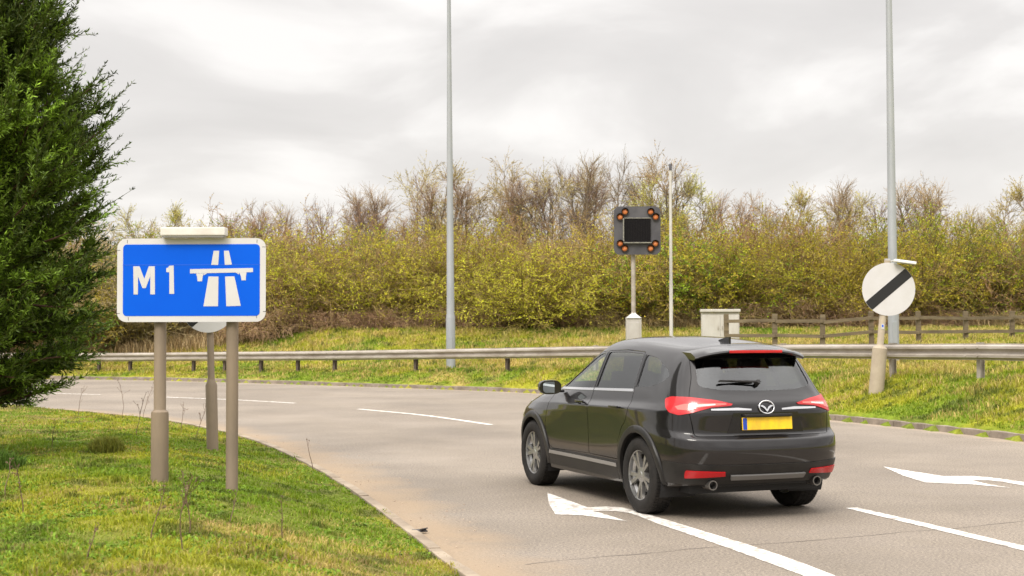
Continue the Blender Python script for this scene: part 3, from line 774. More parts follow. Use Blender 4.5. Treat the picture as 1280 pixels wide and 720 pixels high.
# ------------------------------------------------------------------ the big conifer
def make_conifer():
    H = 9.5; nb = 1000
    zt = (rng.random(nb)**.9)
    z0 = .50+zt*(H-.9)
    rad = np.interp(z0, [0, 1.2, 2.5, 4.5, 7, 9.5], [.90, 1.30, 1.55, .92, .52, .10])
    az = rng.random(nb)*6.28
    rad = rad*(.74+.50*vnoise(np.cos(az)*1.6+9, z0*1.5+np.sin(az)*1.6+20))
    rise = np.interp(z0, [0, 2, 9], [-.05, .30, .95])+rng.normal(size=nb)*.15
    d = np.stack([np.cos(az)*np.cos(rise), np.sin(az)*np.cos(rise), np.sin(rise)], 1)
    base = np.stack([np.cos(az)*.1, np.sin(az)*.1, z0], 1)
    P = grow(base, d, rad*(.80+.25*rng.random(nb)), 8, .06, 0, .055)
    tw = [tubes(P, np.linspace(.028, .006, 8)[None].repeat(nb, 0), vary((.10, .065, .04), nb), 4)]
    # sprays: flat feathery branchlets
    p, dr, t, own = along(P, 28, .22, 1.0); n = len(p)
    upv = np.array([0, 0, 1.]); dd = splay(dr, .55, .2); dd[:, 2] += .25; dd /= np.linalg.norm(dd, axis=1, keepdims=True)
    # leading tips
    tp = P[:, -1]; td = P[:, -1]-P[:, -2]; td /= np.linalg.norm(td, axis=1, keepdims=True)
    p = np.vstack([p, tp]); dd = np.vstack([dd, td]); n = len(p); t = np.r_[t, np.ones(nb)]
    ln = (.20+.28*rng.random(n))*np.where(t > .995, 1.25, 1)
    S = grow(p, dd, ln, 5, .07, 0, .03)
    tw.append(tubes(S, np.linspace(.005, .002, 5)[None].repeat(n, 0), vary((.10, .12, .035), n)))
    q, dq, tq, ow = along(S, 38, .0, 1.0); k = len(q)
    side = np.cross(dq, upv); side /= np.linalg.norm(side, axis=1, keepdims=True)+1e-9
    sg = np.sign(rng.random(k)-.5)[:, None]
    dl = dq*.85+side*sg*.50+rng.normal(size=(k, 3))*.16+np.array([0, 0, .08]); dl /= np.linalg.norm(dl, axis=1, keepdims=True)
    s = (.035+.050*(1-.6*tq)*(.5+rng.random(k)))
    br = (.55+.9*vnoise(q[:, 0]*1.8+30, q[:, 2]*1.8+q[:, 1]*1.4+30))[:, None]
    c = np.array([.125, .200, .020])*br**1.6*(.30+1.6*rng.random(n)[ow][:, None]**2.5)*(.7+.6*rng.random((k, 1)))
    L_ = leaves(q, s, c, D=dl, aspect=.22)
    return merge(*tw), L_
cd = make_conifer()
cp = at(-52, 500, 15.6); cz = gz1(cp.x, cp.y)
con = empty('conifer_tree', (cp.x, cp.y, cz), 0, 'dense dark green conifer with feathery upswept tips at the left edge', 'tree')
leafc = tint_mat('conifer_needles', .55, .10)
o = np_mesh('branches', *cd[0]); link_mesh('branches', o, twig_mat, con)
o = np_mesh('foliage', *cd[1]); link_mesh('foliage', o, leafc, con)
tk = MB(); tk.cyl((0, 0, -.3), (.05, .03, 4.5), .15, .09, 14); tk.cyl((.05, .03, 4.5), (0, 0, 9.2), .09, .012, 12)
tk.build('trunk', mat('conifer_bark', (.14, .09, .06), .9, c2=(.07, .045, .03), scale=5, bump=.6, bscale=20, stretch=(1, 1, .2)), con, 40)

# ------------------------------------------------------------------ dry weeds on the near verge
weed_m = mat('dry_stalk', (.10, .06, .04), .9, c2=(.20, .13, .08), scale=8)
def weed(px, py, D_guess, h, lab, brn=5):
    # stands on the verge: find the ground point under this photo point
    z = .2
    for _ in range(6):
        p = gp(px, py, z); z = gz1(p.x, p.y)
    P = grow(np.zeros((1, 3)), np.array([[random.uniform(-.15, .15), random.uniform(-.15, .15), 1.]]), np.array([h]), 7, .10)
    a = tubes(P, np.linspace(.0048, .0022, 7)[None], np.array([[.1, .1, .1]]), 4)
    pb, db_, t, _ = along(P, brn, .35, .95)
    B = grow(pb, splay(db_, .6, .2), (.10+.2*rng.random(len(pb)))*h, 4, .15, 0, .08)
    b_ = tubes(B, np.full((len(pb), 4), .0020), np.zeros((len(pb), 3)), 3)
    # a few seed heads
    hp = B[:, -1]; hd = leaves(np.repeat(hp, 4, 0), np.full(len(hp)*4, .018), np.zeros((len(hp)*4, 3)))
    o = link_mesh('weed_stalk', np_mesh('weed_stalk', *merge(a, b_, hd)), weed_m)
    o.location = (p.x, p.y, z-.01); tag(o, lab, 'weed', 'dry weed stalks on the near verge')
for a in [(391, 587, 0, .42, 'single thin dry stalk standing at the kerb right of the sign posts', 2),
          (170, 545, 0, .62, 'tall dry stalk left of the left sign post', 6), (152, 520, 0, .65, 'branched dry stalk left of the sign near the road edge', 7),
          (178, 522, 0, .70, 'taller branched dry stalk right of its neighbour near the road edge', 7), (245, 545, 0, .60, 'dry stalk between the sign post and the slim rear post', 8),
          (226, 540, 0, .50, 'short dry stalk close behind the left sign post', 6), (98, 520, 0, .55, 'dry stalk at the road edge by the conifer', 5),
          (228, 690, 0, .50, 'dark branched stalk in front of the left sign post', 8), (188, 672, 0, .36, 'small dark stalk below the left sign post', 6),
          (236, 668, 0, .46, 'upright dark stalk between the two sign posts, in front', 6), (28, 640, 0, .42, 'dark stalk near the left edge of the photo', 6),
          (6, 618, 0, .35, 'short dark stalk at the very left edge of the photo', 4), (352, 672, 0, .30, 'small dry sprig in the right part of the verge', 3),
          (286, 655, 0, .28, 'small dark sprig just below the right sign post', 4), (64, 560, 0, .35, 'short dry sprig near the foot of the conifer', 5),
          (108, 700, 0, .22, 'tiny dry sprig at the bottom of the photo', 4)]:
    weed(*a)
def tuft(px, py, h, r, n, c, lab, name='grass_tuft'):
    z = .2
    for _ in range(6): p = gp(px, py, z); z = gz1(p.x, p.y)
    a = rng.random(n)*6.28; rr_ = r*np.sqrt(rng.random(n)); x = p.x+np.cos(a)*rr_; y = p.y+np.sin(a)*rr_
    v, f, cc_ = blades(x, y, h*(.5+.6*rng.random(n))*(1-.5*(rr_/r)**2), .009+.005*rng.random(n), vary(c, n, .4), .8, gz(x, y))
    v = v-np.array([p.x, p.y, z])
    o = link_mesh(name, np_mesh(name, v, f, cc_), grass_mat); o.location = (p.x, p.y, z)
    tag(o, lab, 'grass tuft')
tuft(133, 563, .24, .19, 1300, (.21, .22, .035), 'tall rounded olive grass tuft between the conifer and the left sign post')
tuft(1, 585, .30, .22, 700, (.09, .16, .02), 'green grass tuft at the very left edge of the photo')
p = gp(524, 664, .02)
sc_m = MB(); sc_m.box((0, 0, .022), (.13, .055, .012), Matrix.Rotation(.5, 3, 'Z') @ Matrix.Rotation(.25, 3, 'X'), .004).box((.03, .01, .034), (.07, .05, .01), Matrix.Rotation(.9, 3, 'Z') @ Matrix.Rotation(-.35, 3, 'X'), .003)
o = sc_m.build('litter', mat('dark_rubber', (.05, .045, .045), .6)); o.location = (p.x, p.y, .004)
tag(o, 'small dark crumpled scrap of litter lying on the near kerb', 'litter')
# ------------------------------------------------------------------ street furniture
galv = mat('galvanised_steel', (.42, .40, .375), .55, .35, c2=(.56, .54, .51), scale=2.5, bump=.08, bscale=30, rvar=.12)
galv_d = mat('weathered_steel', (.30, .26, .215), .6, .3, c2=(.44, .40, .35), scale=1.6, bump=.1, bscale=25, stretch=(1, 1, 3), rvar=.12)
post_m = mat('painted_post', (.225, .17, .115), .6, .0, c2=(.15, .115, .08), scale=3, bump=.08, bscale=30, stretch=(1, 1, .3))
dark_m = mat('dark_timber_post', (.075, .055, .045), .85, c2=(.12, .09, .07), scale=6)
white_m = mat('white_sheeting', (.58, .57, .58), .42, c2=(.52, .505, .50), scale=1.8, rvar=.08)
blue_m = mat('blue_sheeting', (.0, .084, .60), .55, c2=(.0, .096, .65), scale=1.2, rvar=.06, spec=.12)
black_m = mat('black_sheeting', (.012, .012, .014), .4)
alu_m = mat('aluminium_back', (.40, .40, .40), .5, .6)
pole_m = mat('lamp_column', (.30, .32, .34), .5, .3, c2=(.38, .395, .41), scale=2, bump=.05, bscale=20, stretch=(1, 1, .3), rvar=.1)

# safety barrier
bar = empty('safety_barrier', (0, 0, 0), 0, 'long galvanised corrugated steel barrier on short posts along the far verge', 'crash barrier')
prof = []
wav = [(0, .155), (0, .135), (-.078, .105), (-.083, .06), (-.015, .03), (-.003, 0), (-.015, -.03), (-.083, -.06), (-.078, -.105), (0, -.135), (0, -.155)]
pts = [Vector((a, b_, c)) for a, b_, c in BAR_ if -34 < a < 13 and b_ > 15]
back = [(u+.005, v) for u, v in wav[::-1]]
sw = MB(); sw.sweep([Vector((p.x, p.y, p.z+.545)) for p in pts], [(-u, v) for u, v in (wav+back)])
sw.build('beam', galv_d, bar, 50)
# travel along the barrier to set posts
P2 = np.array([(p.x, p.y, p.z) for p in pts]); SS = np.r_[0, np.cumsum(np.hypot(*np.diff(P2[:, :2], axis=0).T))]
pxs = 640+F_PX*P2[:, 0]/P2[:, 1]
want = [121, 160, 200, 239, 278, 323, 369, 415, 516, 630]
ss = [float(np.interp(x, pxs[pxs.argsort()], SS[pxs.argsort()])) for x in want]
stp = ss[-1]-ss[-2]; k = ss[-1]
end = float(np.interp(1108, pxs[pxs.argsort()], SS[pxs.argsort()]))
nmid = max(1, round((end-k)/stp)); ss += list(np.linspace(k, end, nmid+1)[1:]); k = end
while k+2.55 < SS[-1]: k += 2.55; ss.append(k)
k = ss[0]
while k-1.3 > 0: k -= 1.3; ss.append(k)
for s in ss:
    x, y, z = [np.interp(s, SS, P2[:, i]) for i in range(3)]
    x2, y2 = [np.interp(s+.3, SS, P2[:, i]) for i in range(2)]
    d = Vector((x2-x, y2-y, 0)).normalized(); nrm = Vector((d.y, -d.x, 0))
    if nrm.y > 0: nrm = -nrm       # towards the road
    rz = Matrix.Rotation(math.atan2(d.y, d.x), 3, 'Z'); c = Vector((x, y, z))-nrm*.09
    pm = MB(); pm.box(c+Vector((0, 0, .27)), (.10, .008, .9), rz).box(c-nrm*.05+Vector((0, 0, .27)), (.006, .1, .9), rz).box(c-nrm*.10+Vector((0, 0, .27)), (.10, .008, .9), rz)
    pm.box(c+nrm*.045+Vector((0, 0, .545)), (.1, .075, .2), rz, .005)
    pm.build('post', dark_m if s < ss[9]+1 else galv_d, bar)

# lapped splices with bolt heads along the beam
for s in ss[6:]:
    i0 = float(np.interp(s-.16, SS, range(len(SS)))); pl3 = []
    for q_ in np.linspace(s-.16, s+.16, 4): pl3.append(Vector([np.interp(q_, SS, P2[:, i]) for i in range(3)])+Vector((0, 0, .545)))
    sw = MB(); sw.sweep(pl3, [(-u+.004, v) for u, v in (wav+[(u+.003, v) for u, v in wav[::-1]])])
    d = (pl3[-1]-pl3[0]).normalized(); nrm = Vector((d.y, -d.x, 0)); nrm = nrm if nrm.y < 0 else -nrm
    for q_ in (pl3[0], pl3[-1]):
        for dz in (-.08, .08): sw.cyl(q_+nrm*.075+Vector((0, 0, dz)), q_+nrm*.105+Vector((0, 0, dz)), .018, .012, 8)
    sw.build('splice', galv_d, bar, 50)
# lamp columns
def lamp_column(px, D, z0, r0, lab, lean=0):
    p = at(px, 400, D); o = empty('lamp_column', (p.x, p.y, z0), 0, lab, 'street lamp', 'tall lamp columns beyond the barrier')
    c = MB(); c.lathe([(r0*1.0, -.3), (r0*1.0, 1.6), (r0*.98, 1.63), (r0*.86, 1.75), (r0*.70, 5.5), (r0*.48, 10), (r0*.36, 13.2)], seg=24)
    c.build('column', pole_m, o, 30)
    dr = MB(); dr.box((0, -r0*1.0-.001, .75), (.11, .02, .5), None, .008); dr.build('door', pole_m, o)
    a = MB(); a.cyl((0, 0, 13.1), (0, 0, 13.3), .05, .05).cyl((0, 0, 13.22), (-.5, -1.1, 13.42), .035, .03); a.build('bracket', pole_m, o, 40)
    h = MB(); h.box((-.66, -1.42, 13.45), (.26, .75, .12), Matrix.Rotation(-.4, 3, 'Z'), .04); hd = h.build('lantern', galv, o)
    g_ = MB(); g_.box((-.66, -1.42, 13.385), (.2, .5, .02), Matrix.Rotation(-.4, 3, 'Z'), .005); g_.build('lens', mat('lens', (.5, .5, .48), .2), hd)
    o.rotation_euler = (0, lean, 0)
    return o
pL = at(563, 400, 45); pR = at(1116.5, 400, 33.2)
lamp_column(563.5, 45, gz1(pL.x, pL.y), .145, 'left tall grey lamp column standing beyond the barrier near the middle', R(-.25))
lamp_column(1117, 33.2, gz1(pR.x, pR.y), .125, 'right tall grey lamp column behind the round white sign', R(-.25))

def rrect(w_, h_, r, n=6, cx=0, cz=0):
    o = []
    for (sx, sz, a0) in ((1, 1, 0), (-1, 1, 90), (-1, -1, 180), (1, -1, 270)):
        for k in range(n+1):
            a = R(a0+90*k/n); o.append((cx+sx*(w_/2-r)+r*math.cos(a), cz+sz*(h_/2-r)+r*math.sin(a)))
    return o
# ---- motorway sign
DS = 12.72; c0 = at(239.5, 349.3, DS); s_ = DS/F_PX*1.0
pl = at(196.5, 603, DS); zl = gz1(pl.x, pl.y)
ms = empty('motorway_sign', (c0.x, c0.y, zl), R(-1.5), 'blue rectangular M 1 sign with white border on two brown posts', 'road sign')
cz = c0.z-zl
U = DS/math.cos(0)/F_PX          # metres per photo pixel at the sign
SWd, SH = 187*U, 104.5*U
m = MB(); m.prism(rrect(SWd, SH, .085, 6, 0, cz), -.006, .0, 'y'); plate = m.build('sign_plate', white_m, ms)
m = MB(); m.prism(rrect(SWd-.012*2-12.0*U*0-.083, SH-.107, .035, 6, 0, cz), -.0085, -.0062, 'y'); m.build('blue_panel', blue_m, plate)
m = MB(); m.box((0, .02, cz+.25), (SWd-.1, .03, .05)).box((0, .02, cz-.25), (SWd-.1, .03, .05)); m.build('back_rail', alu_m, plate)
def sp_(x, y):   # from the enlarged view (4.8x, origin 140,270) to sign plane
    return ((140+x/4.8-239.5)*U, cz-((270+y/4.8)-349.3)*U)
def glyph(polys, name, label=None):
    m = MB()
    for P in polys: m.prism([sp_(*q) for q in P], -.0105, -.0087, 'y')
    o = m.build(name, white_m, plate); 
    if label: o['label'] = label
M_ = [[(127, 297), (156, 297), (156, 466), (130, 466)], [(230, 297), (257, 297), (259, 466), (231, 466)], [(156.3, 297), (165, 297), (194, 372), (193, 428), (183, 428), (156.3, 358)], [(229.7, 297), (221, 297), (194.3, 372), (193.3, 428), (203, 428), (229.7, 358)]]
glyph(M_, 'letter', 'white letter M')
glyph([[(345, 294), (371, 293), (375, 463), (346, 463)], [(344.7, 294), (338, 305), (327, 309), (327, 333), (344.7, 333)]], 'numeral', 'white numeral 1')
# motorway symbol: bridge over two carriageways
glyph([[(612, 205), (646, 205), (640, 290), (598, 290)], [(674, 205), (704, 205), (723, 288), (680, 290)],
       [(582, 359), (642, 360), (640, 538), (552, 538)], [(682, 360), (738, 359), (777, 536), (690, 538)],
       [(470, 315), (850, 309), (850, 334), (470, 341)], [(507, 341.5), (553, 340.5), (546, 362), (543, 388), (516, 388), (513, 362)], [(766, 335.8), (812, 335.2), (807, 360), (807, 383), (781, 383), (777, 358)],
       [(553.5, 340.4), (575, 339.8), (553.5, 352)], [(765.6, 336), (745, 336.4), (765.6, 348)]], 'motorway_symbol')
def sign_post(px, par, top, base_top, r1, r2, foot):
    p = at(px, 500, DS); lx = (p.x-c0.x)
    gzl = gz1(p.x, p.y+.06)
    m = MB(); b0 = gzl-zl-.2
    m.lathe([(r2, b0), (r2, base_top-.05), (r2*.97, base_top-.02), (r1*1.02, base_top), (r1, base_top+.003), (r1, top), (0.001, top+.002)], Matrix.Translation((lx, .09, 0)), 24)
    return m.build('post', post_m, par, 35)
zc = lambda py: at(196, py, DS).z-zl
sign_post(196, ms, cz+SH/2-.05, zc(512), .054, .078, 0)
sign_post(287.5, ms, cz+SH/2-.05, zc(900), .054, .056, 0)
m = MB(); 
for px in (196, 287.5):
    lx = at(px, 500, DS).x-c0.x
    for dz in (-.25, .25): m.box((lx, .085, cz+dz), (.135, .125, .045), None, .006)
m.build('clamp', alu_m, ms)
# lantern along the top edge
lx0 = at(243.8, 289, DS).x-c0.x
m = MB(); m.box((lx0, -.02, zc(289)), (81*U, .13, 10.5*U), None, .012)
lan = m.build('sign_light', mat('pale_grey_plastic', (.70, .68, .64), .5, c2=(.55, .51, .46), scale=4), ms)
m = MB(); m.box((lx0, -.02, zc(289)-6.4*U), (77*U, .11, .016), None, .004); m.build('lens', mat('grey_lens', (.28, .27, .26), .3), lan)
m = MB(); m.box((lx0-.2, .03, zc(292)), (.03, .2, .02)).box((lx0+.2, .03, zc(292)), (.03, .2, .02)); m.build('arm', alu_m, lan)
sm_ = MB(); x0_, z0_ = sp_(62, 289); x1_, _ = sp_(893, 289)
sm_.box(((x0_+x1_)/2, -.0092, z0_), (x1_-x0_, .0012, .004)); sm_.build('panel_seam', mat('seam_blue', (.02, .11, .60), .6), plate)
for zx, zy in ((37, 200), (915, 183), (90, 148), (873, 148), (37, 580), (98, 612), (872, 600), (920, 570)):
    a_, b2_ = sp_(zx, zy); tk_ = MB(); hz_ = zx in (37, 915, 920)
    tk_.box((a_, -.0065, b2_), (.030 if hz_ else .004, .0012, .004 if hz_ else .030)); tk_.build('border_joint', black_m, plate)

# ---- round signs (derestriction discs)
def round_sign(px_c, py_c, D, dia, foot_px, foot_py, r1, r2, sleeve_py, lab, grp, light=False, tilt=0):
    c = at(px_c, py_c, D)
    z = .2
    f = at(foot_px, foot_py, D); zg = gz1(f.x, f.y)
    o = empty('round_sign', (f.x, f.y, zg), 0, lab, 'road sign', grp)
    cc = c-Vector((f.x, f.y, zg))
    nseg = 48
    m = MB(); m.cyl(cc+Vector((0, .0, 0)), cc+Vector((0, .006, 0)), dia/2, dia/2, nseg); d_ = m.build('disc', white_m, o)
    # diagonal black band clipped to the disc
    rr_ = dia/2-.004; hw = dia*(.098 if light else .125); P = []
    a0 = math.asin(hw/rr_)
    for k in range(9): a = -a0+2*a0*k/8; P.append((rr_*math.cos(a), rr_*math.sin(a)))
    for k in range(9): a = math.pi-a0+2*a0*k/8; P.append((rr_*math.cos(a), rr_*math.sin(a)))
    rot = R(40); P = [(x*math.cos(rot)-y*math.sin(rot)+cc.x, x*math.sin(rot)+y*math.cos(rot)+cc.z) for x, y in P]
    m = MB(); m.prism(P, cc.y-.0025, cc.y-.0003, 'y'); m.build('black_band', black_m, d_)
    m = MB(); m.box(cc+Vector((0, .02, .12)), (dia*.7, .025, .04)).box(cc+Vector((0, .02, -.12)), (dia*.7, .025, .04)); m.build('back_rail', alu_m, d_)
    top = cc+Vector((0, .07, dia*.42 if not light else dia*.54)); ft = Vector((0, .07, -.25)); sl = ft.lerp(top, 0)
    zs = at(px_c, sleeve_py, D).z-zg
    t = (zs-ft.z)/(top.z-ft.z); sp1 = ft.lerp(top, t)
    ax = (top-ft); q_ = ax.to_track_quat('Z', 'Y').to_matrix().to_4x4(); L_ = ax.length; Ls = (sp1-ft).length
    m = MB(); m.lathe([(r2, 0), (r2, Ls-.07), (r1*1.02, Ls), (r1, Ls+.003), (r1, L_), (.001, L_+.002)], Matrix.Translation(ft) @ q_, 20)
    m.build('post', mat('sand_post', (.40, .34, .25), .7, c2=(.31, .255, .19), scale=3, bump=.05) if light else post_m, o, 35)
    if light:
        m = MB(); e_ = top
        m.cyl(e_+Vector((0, 0, -.10)), e_+Vector((0, 0, .04)), .06, .06, 14).cyl(e_+Vector((0, 0, -.02)), e_+Vector((.17, -.12, .0)), .012, .012, 8)
        ar = m.build('light_bracket', galv, o, 40)
        m = MB(); m.box(e_+Vector((.30, -.16, -.03)), (.42, .17, .055), Matrix.Rotation(R(8), 3, 'Y') @ Matrix.Rotation(-.1, 3, 'Z'), .015)
        hl = m.build('sign_light', mat('pale_plastic', (.74, .74, .72), .4), o)
        m = MB(); m.box(e_+Vector((.30, -.16, -.061)), (.36, .13, .01), Matrix.Rotation(R(8), 3, 'Y') @ Matrix.Rotation(-.1, 3, 'Z')); m.build('lens', mat('dull_lens', (.32, .30, .26), .3), hl)
        st = ft.lerp(top, .53)
        m = MB(); pc = ft+(top-ft)*((at(1100, 409, D).z-zg-ft.z)/(top.z-ft.z)); m.box(pc+Vector((0, -r1-.003, 0)), (.055, .004, .10), None); s1 = m.build('sticker', white_m, o)
        m = MB(); m.box(pc+Vector((0, -r1-.0068, .01)), (.03, .003, .045), None); m.build('blue_mark', blue_m, s1)
    return o
round_sign(1111, 362.5, 28.0, 66.5*28.0/F_PX, 1094.5, 500, .066, .145, 432, 'round white sign with a black diagonal band on a leaning sand coloured post', 'round white signs with a black diagonal band', True)
round_sign(260, 380.5, 17.6, 69*17.6/F_PX, 264.5, 571, .043, .072, 474, 'round white sign mostly hidden behind the blue sign, on a slim brown post', 'round white signs with a black diagonal band')

# ---- matrix signal
DM = 40.0; pm_ = at(792.5, 400, DM); zg = gz1(pm_.x, pm_.y); um = DM/F_PX
mx_ = empty('matrix_sign', (pm_.x, pm_.y, zg), 0, 'dark grey square electronic road sign with amber lamps in its corners, on a pole', 'electronic sign')
zc2 = at(797, 288.5, DM).z-zg; cx2 = (797-792.5)*um
panel_m = mat('dark_grey_panel', (.05, .048, .056), .55, c2=(.085, .082, .088), scale=2, rvar=.1)
m = MB(); m.prism(rrect(58.5*um, 60.5*um, .16, 6, cx2, zc2), -.03, .0, 'y'); bd = m.build('backing_board', panel_m, mx_)
m = MB(); m.box((cx2, .11, zc2), (.9, .2, .95), None, .02); m.build('rear_housing', panel_m, mx_)
wv_, wh_ = 33*um, 29*um
m = MB(); m.box((cx2, -.055, zc2), (wv_, .05, wh_), None, .006); scn = m.build('screen', mat('black_matrix', (.006, .005, .006), .8, spec=.15), mx_)
m = MB()
for i in range(16): m.box((cx2-wv_/2+wv_*(i+.5)/16, -.0835, zc2), (.008, .006, wh_*.96))
m.build('louvre', mat('louvre_black', (.012, .011, .011), .7, spec=.2), scn)
m = MB(); fr = mat('worn_frame', (.28, .27, .22), .6, c2=(.12, .115, .11), scale=14)
m.box((cx2, -.09, zc2-wh_/2-.022), (wv_+.05, .09, .03)).box((cx2-wv_/2-.022, -.09, zc2+.01), (.03, .09, wh_-.0)).box((cx2, -.07, zc2+wh_/2+.02), (wv_, .05, .02)); m.build('screen_frame', fr, scn)
amb = mat('amber_lens', (.62, .17, .045), .4, c2=(.72, .27, .10), scale=6); hood_m = mat('lamp_hood', (.02, .018, .018), .5)
for (zx, zy) in [(195, 137), (140, 195), (485, 138), (540, 195), (140, 495), (190, 550), (535, 497), (482, 550)]:
    lx = (760+zx/9-792.5)*um; lz = zc2-((250+zy/9)-288.5)*um
    M4 = Matrix.Translation((lx, -.032, lz)) @ Matrix.Rotation(R(90), 4, 'X')
    m = MB(); m.lathe([(.082, 0), (.098, .008), (.105, .05), (.098, .05), (.080, .012)], M4, 20); hd = m.build('warning_lamp', hood_m, mx_, 40)
    m = MB(); m.lathe([(.080, .010), (.070, .035), (.04, .052), (.001, .058)], M4, 20); m.build('lens', amb, hd, 60)
    m = MB(); 
    pr = [(.106*math.cos(R(a)), .106*math.sin(R(a))) for a in range(20, 161, 14)]
    for r0_, r1_ in zip(pr[:-1], pr[1:]):
        m.box((lx+(r0_[0]+r1_[0])/2, -.115, lz+(r0_[1]+r1_[1])/2), (.03, .07, .006), Matrix.Rotation(-math.atan2(r1_[1]-r0_[1], r1_[0]-r0_[0]), 3, 'Y'))
    m.build('visor', hood_m, hd)
m = MB(); m.cyl((0, .16, .8), (0, .16, zc2+.3), .062, .062, 16); m.build('pole', galv_d, mx_, 40)
zb1 = at(792, 397, DM).z-zg
m = MB(); m.box((0, .16, zb1/2-.15), (.42, .36, zb1+.3-.03), None, .012); m.box((0, .045-.07, zb1*.62), (.3, .02, zb1*.55), None, .004)
m.build('post_cabinet', mat('pale_cabinet', (.45, .43, .40), .6, c2=(.36, .33, .30), scale=3, stretch=(1, 1, .4)), mx_)
m = MB(); m.lathe([(.30, 0), (.09, .13), (.068, .16)], Matrix.Translation((0, .16, zb1-.02)) @ Matrix.Rotation(R(45), 4, 'Z'), 4); m.build('cap', galv, mx_)
# ---- thin pole
DP = 41.0; p = at(839, 400, DP); zg = gz1(p.x, p.y); zt = at(839, 205, DP).z-zg
tp_ = empty('thin_pole', (p.x, p.y, zg), 0, 'thin pale grey pole standing between the matrix sign and the cabinet', 'pole')
m = MB(); m.lathe([(.055, -.2), (.052, 2.2), (.046, 2.22), (.040, zt-.2)], seg=14); m.build('shaft', mat('pale_pole', (.46, .44, .40), .55, .2, c2=(.56, .54, .50), scale=3), tp_, 40)
m = MB(); m.lathe([(.044, zt-.2), (.046, zt-.03), (.03, zt), (.001, zt+.004)], seg=14); m.build('cap', panel_m, tp_, 40)

# ---- roadside cabinet
DCB = 43.0; p = at(900.5, 400, DCB); zg = gz1(p.x, p.y); uc = DCB/F_PX; zt = at(900, 387, DCB).z-zg
cb = empty('roadside_cabinet', (p.x, p.y, zg), R(-6), 'weathered white steel utility cabinet with two doors behind the car roof', 'cabinet')
cabm = mat('cabinet_paint', (.54, .52, .48), .55, c2=(.40, .37, .32), scale=2.2, stretch=(1, 1, .35), bump=.05)
m = MB(); m.box((0, .28, zt/2-.08), (47*uc, .5, zt-.04+.0), None, .012); m.build('body', cabm, cb)
m = MB(); m.box((0, .26, zt-.045), (50*uc, .60, .09), None, .03); m.build('lid', cabm, cb)
for sx in (-1, 1):
    m = MB(); m.box((sx*11.3*uc, .022, zt/2-.06), (22*uc, .02, zt-.28), None, .006); dd_ = m.build('door', cabm, cb)
    m = MB(); m.box((sx*2.6*uc, .004, zt*.55), (.025, .03, .12), None, .004); m.build('handle', galv_d, dd_)
m = MB(); m.box((0, .28, -.02), (48.5*uc, .54, .24), None, .01); m.build('plinth', mat('plinth', (.30, .28, .25), .9), cb)

# ---- timber fence
fm = mat('weathered_timber', (.10, .075, .045), .9, c2=(.19, .15, .09), scale=4, bump=.5, bscale=30, stretch=(.3, 1, 3))
fn = empty('timber_fence', (0, 0, 0), 0, 'weathered brown post and rail timber fence right of the cabinet', 'fence')
fx = [908, 968.5, 1028, 1089, 1148, 1207, 1265, 1324, 1384, 1445]
FD = [40.6, 40.2, 40.0, 40.4, 41.0, 41.8, 42.6, 43.6, 44.6, 45.6]
tops = [396, 396, 397, 393, 393, 393, 393, 393, 393, 393]
FP = []
for x, D, ty in zip(fx, FD, tops):
    p = at(x, ty-3, D); FP.append(p); g0 = gz1(p.x, p.y); hgt_ = p.z-g0+.3
    m = MB(); m.box((p.x, p.y, g0-.3+hgt_/2), (.135, .10, hgt_), Matrix.Rotation(R(random.uniform(-1.2, 1.2)), 3, 'Y'), .008); m.build('post', fm, fn)
for a, b_ in zip(FP[:-1], FP[1:]):
    for dz in (-.20, -.60, -1.0, -1.38):
        A = a+Vector((0, -.085, dz+random.uniform(-.02, .02))); B = b_+Vector((0, -.085, dz+random.uniform(-.02, .02)))
        g_ = max(gz1(A.x, A.y), gz1(B.x, B.y))
        if min(A.z, B.z) < g_+.08: continue
        d = B-A; q_ = Matrix.Rotation(math.atan2(d.y, d.x), 3, 'Z') @ Matrix.Rotation(-math.atan2(d.z, math.hypot(d.x, d.y)), 3, 'Y')
        m = MB(); m.box((A+B)/2, (d.length-.006, .038, .095), q_, .006); m.build('rail', fm, fn)
